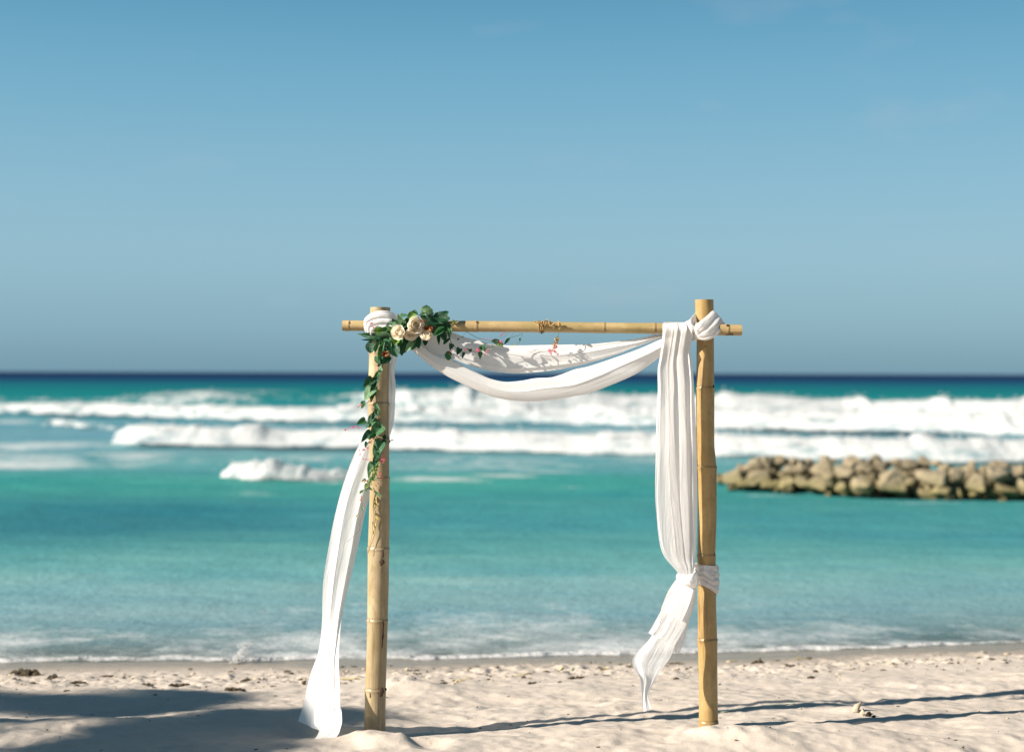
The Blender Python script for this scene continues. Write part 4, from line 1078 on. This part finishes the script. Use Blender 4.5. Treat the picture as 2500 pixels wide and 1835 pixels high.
for sp_, k in [([(275, 660), (290, 655), (270, 690), (300, 640)], 2), ([(475, 645), (500, 632), (515, 640)], 2), ([(630, 650), (650, 640), (665, 655), (655, 625), (680, 640)], 2), ([(770, 650), (760, 690), (790, 640), (755, 705)], 2),
               ([(700, 500), (755, 490), (800, 485), (825, 495), (850, 498)], 1), ([(972, 520), (980, 535), (960, 540)], 2), ([(1030, 405), (1010, 410), (985, 428), (975, 440), (960, 462)], 1)]:
    blossoms(vine, [c2(x, y, 0)[:2] for x, y in sp_], YV - .02, 'pink', 2.2, 1.0, k)
blossoms(vine, [c2(740, 575, 0)[:2], c2(1135, 565, 0)[:2], c2(1220, 535, 0)[:2], c2(960, 575, 0)[:2], c2(935, 560, 0)[:2]], YV - .02, 'lime', 2.4, 1.2, 2)

# dried blossoms on the beam with a spray hanging down
dry = empty('dried_blossom_sprig', P(1350, 795, YB - .04), 'sprig of straw coloured dried blossoms on the crossbeam, a pink spray hanging down', 'flowers')
blossoms(dry, [c2(x, y, 0)[:2] for x, y in [(1460, 262), (1480, 290), (1510, 270), (1530, 300), (1560, 262), (1590, 245), (1610, 270), (1640, 262), (1660, 290), (1690, 300), (1620, 295), (1570, 285), (1700, 325), (1490, 250)]], YB - .040, 'straw', 3.2, 1.8, 4, 'dried_blossoms')
blossoms(dry, [c2(x, y, 0)[:2] for x, y in [(1775, 290), (1790, 310), (1765, 320), (1780, 335), (1770, 265)]], YB - .040, 'straw', 3.2, 1.4, 4, 'dried_blossoms')
stem(dry, [c2(1700, 290, YB - .035), c2(1750, 340, YB - .04), c2(1768, 400, YB - .045), c2(1750, 470, YB - .05), c2(1715, 560, YB - .05), c2(1680, 650, YB - .05)], .0013)
blossoms(dry, [c2(x, y, 0)[:2] for x, y in [(1750, 470), (1730, 490), (1760, 510), (1720, 525), (1745, 540), (1715, 560)]], YB - .05, 'straw', 2.8, 1.6, 5, 'dried_blossoms')
blossoms(dry, [c2(x, y, 0)[:2] for x, y in [(1700, 570), (1735, 590), (1690, 610), (1720, 620), (1665, 640), (1695, 650), (1640, 650), (1715, 660), (1660, 690), (1635, 665), (1748, 690)]], YB - .05, 'blush', 2.7, 1.4, 3)
blossoms(dry, [c2(x, y, 0)[:2] for x, y in [(1660, 695), (1630, 655), (1690, 640), (1745, 600), (1720, 668)]], YB - .054, 'pink', 2.4, 1.2, 2)

# vine winding down the left post
YW = YP - .062
pv = empty('coral_vine', P(915, 1180, YW), 'leafy vine with pink blossoms winding down the weathered post', 'vine')
def s4(pts, Y=YW): return [c4(x, y, Y) for x, y in pts]
stem(pv, s4([(395, -10), (400, 50), (350, 130), (335, 220), (345, 340), (352, 440), (375, 520), (400, 575), (420, 610), (442, 630)]), .0014)
stem(pv, s4([(425, 600), (412, 670), (395, 730), (375, 830), (345, 890), (325, 980), (290, 1070), (310, 1110)]), .0014)
stem(pv, s4([(300, 330), (260, 370), (215, 385)]), .001); stem(pv, s4([(330, 540), (250, 530), (190, 545)]), .001); stem(pv, s4([(420, 850), (395, 880), (360, 910)]), .001)
stem(pv, s4([(320, 1090), (342, 1140), (330, 1250), (345, 1330), (330, 1400), (335, 1480), (300, 1580), (275, 1655)], YP - .056), .0017, 'stem_brown', 'tendril')
stem(pv, s4([(335, 1310), (360, 1370), (345, 1420), (330, 1480)], YP - .056), .0011, 'stem_brown', 'tendril')
stem(pv, s4([(250, 1090), (215, 1180), (235, 1290), (208, 1390), (205, 1440), (180, 1480), (100, 1552)], YP - .06), .0011, 'stem_brown', 'tendril')
for b_, t2, w, mk, sk in [((385, 85), (330, 145), 34, 'mid', 'l'), ((318, 160), (238, 235), 70, 'dark', 'h'), ((352, 150), (335, 250), 56, 'dark', 'h'), ((330, 180), (280, 215), 60, 'mid', 'h'), ((318, 235), (238, 320), 84, 'sage', 'h'), ((335, 225), (292, 345), 50, 'dark', 'h'), ((345, 215), (340, 300), 40, 'mid', 'h'),
                          ((362, 440), (262, 530), 56, 'dark', 'o'), ((350, 500), (255, 560), 56, 'mid', 'o'), ((255, 515), (180, 548), 56, 'mid', 'h'), ((400, 558), (300, 668), 96, 'mid', 'h'), ((305, 615), (226, 704), 56, 'dark', 'h'), ((392, 695), (312, 848), 100, 'mid', 'h'),
                          ((325, 880), (272, 965), 66, 'mid', 'h'), ((358, 860), (335, 912), 40, 'mid', 'o'), ((250, 350), (215, 385), 36, 'mid', 'o'), ((250, 370), (220, 412), 30, 'sage', 'o'), ((240, 1110), (205, 1142), 22, 'sage', 'l'), ((330, 1120), (395, 1165), 22, 'sage', 'l'), ((225, 1250), (240, 1290), 16, 'sage', 'l')]:
    leaf(pv, c4(*b_, YW - .005), c4(t2[0] + (t2[0] - b_[0]) * .10, t2[1] + (t2[1] - b_[1]) * .10, YW - random.uniform(.005, .025)), w * 1.22 / 3.515, mk, sk)
for x, y in [(385, 20), (372, 60), (350, 130), (330, 260), (300, 300), (345, 380), (352, 420), (335, 470), (385, 545), (380, 600), (410, 640), (400, 680), (350, 760), (345, 830), (330, 870), (300, 640), (270, 700)]:
    an = random.uniform(.4, 3.4); l = random.uniform(34, 60)
    leaf(pv, c4(x, y, YW - .002), c4(x + l * math.cos(an), y + l * math.sin(an), YW - random.uniform(.0, .02)), random.uniform(26, 46) / 3.515, random.choice(('mid', 'mid', 'dark', 'sage')), 'h')
for i in range(34):
    a = random.random(); x = 345 - 85 * a + random.gauss(0, 18); y = 880 + 210 * a
    an = random.uniform(.6, 2.8); l = random.uniform(22, 44)
    leaf(pv, c4(x, y, YW - .01), c4(x + l * math.cos(an), y + l * math.sin(an), YW - random.uniform(.01, .03)), random.uniform(16, 28) / 3.515, random.choice(('sage', 'sage', 'bright', 'mid')), 'h')
blossoms(pv, [c4(345 - 85 * a + random.gauss(0, 14), 900 + 200 * a, 0)[:2] for a in [i / 16 for i in range(16)]], YW - .03, 'lime', 2.4, 2.0, 3, 'bud_spray')
for b_, t2 in [((345, 1150), (322, 1210)), ((335, 1190), (352, 1250)), ((332, 1230), (318, 1260)), ((330, 1390), (338, 1440)), ((330, 1455), (322, 1490)), ((345, 1335), (362, 1365)), ((190, 1320), (176, 1342)), ((215, 1160), (230, 1200))]:
    leaf(pv, c4(*b_, YP - .058), c4(*t2, YP - .07), 16 / 3.515, 'dry', 'l')
for sp_, mt in [([(205, 380), (192, 388), (218, 375)], 'blush'), ([(80, 595), (110, 585), (140, 575), (160, 568), (180, 565), (195, 575), (215, 572), (170, 556)], 'pink'), ([(250, 725), (265, 740), (240, 755), (225, 770), (200, 770), (275, 750), (285, 700), (212, 800)], 'pink'),
                ([(232, 842), (255, 846), (275, 848), (290, 850)], 'pink'), ([(400, 820), (412, 838), (398, 850), (416, 855), (405, 868)], 'pink'), ([(372, 975), (380, 995), (392, 1015), (376, 960)], 'pink'), ([(245, 1020), (258, 1030), (240, 1040), (350, 1070), (362, 1050)], 'blush'), ([(220, 1170), (212, 1190), (228, 1185)], 'blush'), ([(348, 75), (352, 60), (312, 405)], 'blush')]:
    blossoms(pv, [c4(x, y, 0)[:2] for x, y in sp_], YW - .02, mt, 2.3, 1.0, 2)

# ------------------------------------------------------------------ things lying on the sand
def clump(u, v, w, h, label, mat='weed', n=26, name='seaweed_clump'):
    g = ground(u, v); s = g.y / F; b = Bag()
    for _ in range(n):
        a = random.uniform(-1, 1); x0 = g.x + a * w / 2.6 * s; y0 = g.y + random.gauss(0, .010)
        l = random.uniform(.4, 1) * w * s * .5; an = random.uniform(-.6, .6) + (0 if random.random() < .5 else math.pi)
        if _ == 0: a = -1; x0 = g.x - w / 2 * s; y0 = g.y; l = w * s; an = 0.0          # one long strand holds the tangle together
        hh = h * s * max(.25, 1 - a * a) * random.uniform(.3, 1)
        z = lambda X, Y: float(sand_z(X, Y))
        p = [(x0, y0, z(x0, y0)), (x0 + l * .5 * math.cos(an), y0 + l * .3 * math.sin(an), z(x0 + l * .5 * math.cos(an), y0) + hh), (x0 + l * math.cos(an), y0 + l * .6 * math.sin(an), z(x0 + l * math.cos(an), y0) + .002)]
        v_, f_ = tube(smooth_curve(p, 7), [.002, .004, .006, .006, .005, .004, .002], 5); b.add(v_, f_)
    o = b.obj(name, M[mat], None, origin=g); tag(o, label, 'seaweed', 'seaweed washed up along the tide line')


clump(60, 1648, 62, 18, 'dark hump of seaweed, the largest heap on the tide line', n=60)
clump(132, 1652, 26, 6, 'small flat tuft of seaweed beside the largest dark heap')
clump(190, 1668, 32, 7, 'low dark tangle of seaweed just above the shaded sand')
clump(262, 1652, 30, 5, 'thin flat wisp of seaweed near the wet sand', n=14)
clump(360, 1672, 24, 5, 'short curled strand of seaweed on the tumbled clods', n=12)
clump(435, 1676, 44, 6, 'pair of dark seaweed strands on the tumbled clods', n=22)
clump(600, 1663, 18, 6, 'brown seaweed wisp on pale sand below the splash', n=40)
clump(575, 1686, 40, 9, 'crumbled dark seaweed scraps under the splash, farther up the sand', n=26)
clump(1298, 1667, 18, 3, 'short dark strand of seaweed on open sand under the swags', n=10)
clump(1408, 1656, 30, 8, 'dark upright tuft of seaweed between the two posts', n=18)
clump(1850, 1618, 26, 7, 'grey tuft of seaweed past the golden post, outside the arch', n=18)
clump(1930, 1626, 22, 4, 'small dark scrap of seaweed next to the grey tuft', n=12)
clump(1650, 1620, 30, 3, 'flat olive strand of seaweed behind the blown cloth tail', n=10)


def blade(u, v, w, label, dy=.0, mat='weed_y'):
    g = ground(u, v); s = g.y / F; pts = []
    for k in range(9):
        a = k / 8 - .5; x = g.x + a * w * s; y = g.y + dy * a + .01 * math.sin(a * 7 + u); pts.append((x, y, float(sand_z(x, y)) + .006 + .004 * math.cos(a * 5)))
    A = np.array(pts); wd = .008 * np.sin(np.linspace(.15, math.pi - .1, 9))[:, None]
    V = np.stack([A + np.c_[0 * wd, wd, 0 * wd], A + np.c_[0 * wd, 0 * wd, wd * .35], A - np.c_[0 * wd, wd, 0 * wd]], 1)
    o = mesh_obj('grass_blade', V, grid_faces(9, 3), M[mat], origin=g)
    tag(o, label, 'grass blade', 'yellow sea grass blades on the sand')


blade(855, 1660, 62, 'yellow blade of sea grass beside the weathered post'); blade(1122, 1663, 26, 'short bright yellow blade on the sand beside the small sand heap')
blade(1140, 1657, 30, 'dull yellow blade just behind the short bright one', .05, 'leaf_dry'); blade(1275, 1649, 52, 'long dull yellow blade on open sand under the swags', .03, 'leaf_dry')
blade(1370, 1634, 20, 'small bright yellow blade close to the wet sand'); blade(1395, 1638, 28, 'olive blade lying next to the small bright yellow one', .06, 'leaf_mid')
blade(1480, 1634, 30, 'dull yellow blade on the sand behind the blown cloth tail', .02, 'leaf_dry'); blade(1955, 1607, 46, 'yellow blade near the water, well outside the golden post', .02, 'leaf_dry')
blade(1790, 1615, 30, 'yellow green blade close beside the golden post', .04, 'leaf_dry')


def stone(u, v, w, h, label, k=0, mat='stone', parts=1):
    g = ground(u, v); s = g.y / F
    me = BM[k].copy(); me.materials.clear(); me.materials.append(M[mat])
    o = bpy.data.objects.new('stone', me); C.objects.link(o); o.location = g + Vector((0, 0, h * .35 * s))
    o.scale = (w / 2 * s, w / 2 * s * .8, h / 2 * s); o.rotation_euler = (.2, .3, random.uniform(0, 6))
    tag(o, label, 'stone')


stone(742, 1671, 16, 16, 'dark round stone beside the hanging cloth', 3, 'weed')
stone(2093, 1738, 17, 34, 'upright piece of pale coral stone on the sand', 4); stone(2105, 1745, 16, 22, 'white angular stone leaning on the upright coral piece', 5)
stone(2118, 1748, 20, 14, 'dark pitted stone touching the white angular one', 6, 'weed'); stone(2134, 1750, 11, 9, 'small dark pebble at the end of the coral pieces', 7, 'weed')
stone(992, 1636, 14, 8, 'small olive stone on top of the sand heap', 1); stone(1795, 1808, 10, 8, 'small flat stone on the heap at the golden post', 2)
g0 = [ground(u, v) for u, v in [(1745, 1741), (1775, 1737), (1810, 1731), (1850, 1725), (1900, 1721), (1940, 1717)]]
q = smooth_curve([(a.x, a.y, float(sand_z(a.x, a.y)) + .004) for a in g0], 60); q[:, 1] += .008 * np.sin(np.arange(60) * .5)
q[:, 2] = sand_z(q[:, 0], q[:, 1]) + .004
v_, f_ = tube(q, .0032, 6); o = mesh_obj('cord', v_, f_, M['twine'], origin=g0[0]); tag(o, 'thin pale green cord lying on the sand from the golden post', 'cord')

# crumbs of shell, twig and weed, too many to count
cr = {'weed': Bag(), 'stone': Bag()}
for i in range(900):
    x = random.uniform(-3.6, 4.2)
    if i < 620: y = float(shore(x)) - random.gauss(1.15, .35)
    else: y = random.uniform(6.0, 9.0)
    if y > float(shore(x)) - .45: continue
    z = float(sand_z(x, y)); s = random.uniform(.003, .010) * (1.4 if i < 300 else .8); k = 'weed' if random.random() < .6 else 'stone'
    if i >= 620: s *= .7
    bm = bmesh.new(); bmesh.ops.create_icosphere(bm, subdivisions=1, radius=1)
    sx_, sy_, sz_ = s * random.uniform(.7, 2.4), s * random.uniform(.6, 1.2), s * random.uniform(.4, .9)
    cr[k].add([(x + p.co.x * sx_, y + p.co.y * sy_, z + sz_ * .4 + p.co.z * sz_ * random.uniform(.7, 1.2)) for p in bm.verts], [[w.index for w in f.verts] for f in bm.faces]); bm.free()
for k, lab in (('weed', 'dark crumbs of weed and twig strewn along the tide line'), ('stone', 'pale bits of shell and coral scattered over the sand')):
    o = cr[k].obj('beach_litter', M[k], None); o['kind'] = 'stuff'; tag(o, lab, 'litter')

# ------------------------------------------------------------------ the palm whose shade falls across the sand at the left
def palm(x, y, h, seed, label, nf=16):
    r = random.Random(seed); z0 = float(sand_z(x, y)) - .1
    t = empty('palm_tree', (x, y, z0 + .1), label, 'palm tree', 'palms shading the beach')
    p = smooth_curve([(x, y, z0), (x + .10, y + .05, z0 + h * .4), (x + .35, y + .15, z0 + h * .75), (x + .6, y + .2, z0 + h)], 60)
    rad = np.linspace(.17, .09, 60) * (1 + .06 * np.sin(np.arange(60) * 2.1))
    v, f = tube(p, rad, 16); mesh_obj('trunk', v, f, M['bark'], t)
    top = Vector(p[-1])
    for k in range(nf):
        az = k * 2.399 + r.uniform(-.2, .2); el = R(r.uniform(-25, 65)); L = r.uniform(1.9, 2.5)
        d = Vector((math.cos(az), math.sin(az), 0)); sp_ = []
        for i in range(16):
            a = i / 15; sp_.append(top + d * (L * a * math.cos(el) * (1 - .1 * a)) + Vector((0, 0, L * (math.sin(el) * a - .75 * a * a * (1 if el > 0 else .6)))))
        b = Bag(); v, f = tube(sp_, np.linspace(.022, .004, 16), 5); b.add(v, f)
        side = d.cross(Vector((0, 0, 1)))
        for i in range(1, 60):
            a = .12 + .88 * i / 60; q0 = top.lerp(top, 0); j = a * 15; i0 = min(14, int(j)); q0 = sp_[i0].lerp(sp_[i0 + 1], j - i0)
            tg = (sp_[i0 + 1] - sp_[i0]).normalized(); ll = .62 * math.sin(math.pi * (.12 + .82 * a)) * r.uniform(.85, 1.1)
            for s in (-1, 1):
                e = q0 + side * s * ll * .72 + tg * ll * .6 + Vector((0, 0, -ll * .45)); mid = q0.lerp(e, .45) + Vector((0, 0, .05 * ll)); w = tg * .022
                b.add([q0 - w * .5, q0 + w * .5, mid + w, mid - w, e], [[0, 1, 2, 3], [3, 2, 4]])
        b.obj('frond', M['frond'], t)


def caster(u, v, h):
    """foot of a palm whose crown, h above the sand, shades the sand seen at a pixel"""
    g = ground(u, v); k = h / math.tan(R(SUN_EL))
    return g.x - k * math.cos(R(SHADOW_AZ)) - .6, g.y - k * math.sin(R(SHADOW_AZ)) - .2


x, y = caster(-120, 1835, 6.2); palm(x, y, 6.2, 1, 'shorter coconut palm whose fronds shade the sand beside the arch', 14)
x, y = caster(170, 1752, 6.9); palm(x, y, 6.9, 5, 'taller coconut palm whose fronds shade the sand towards the water', 12)
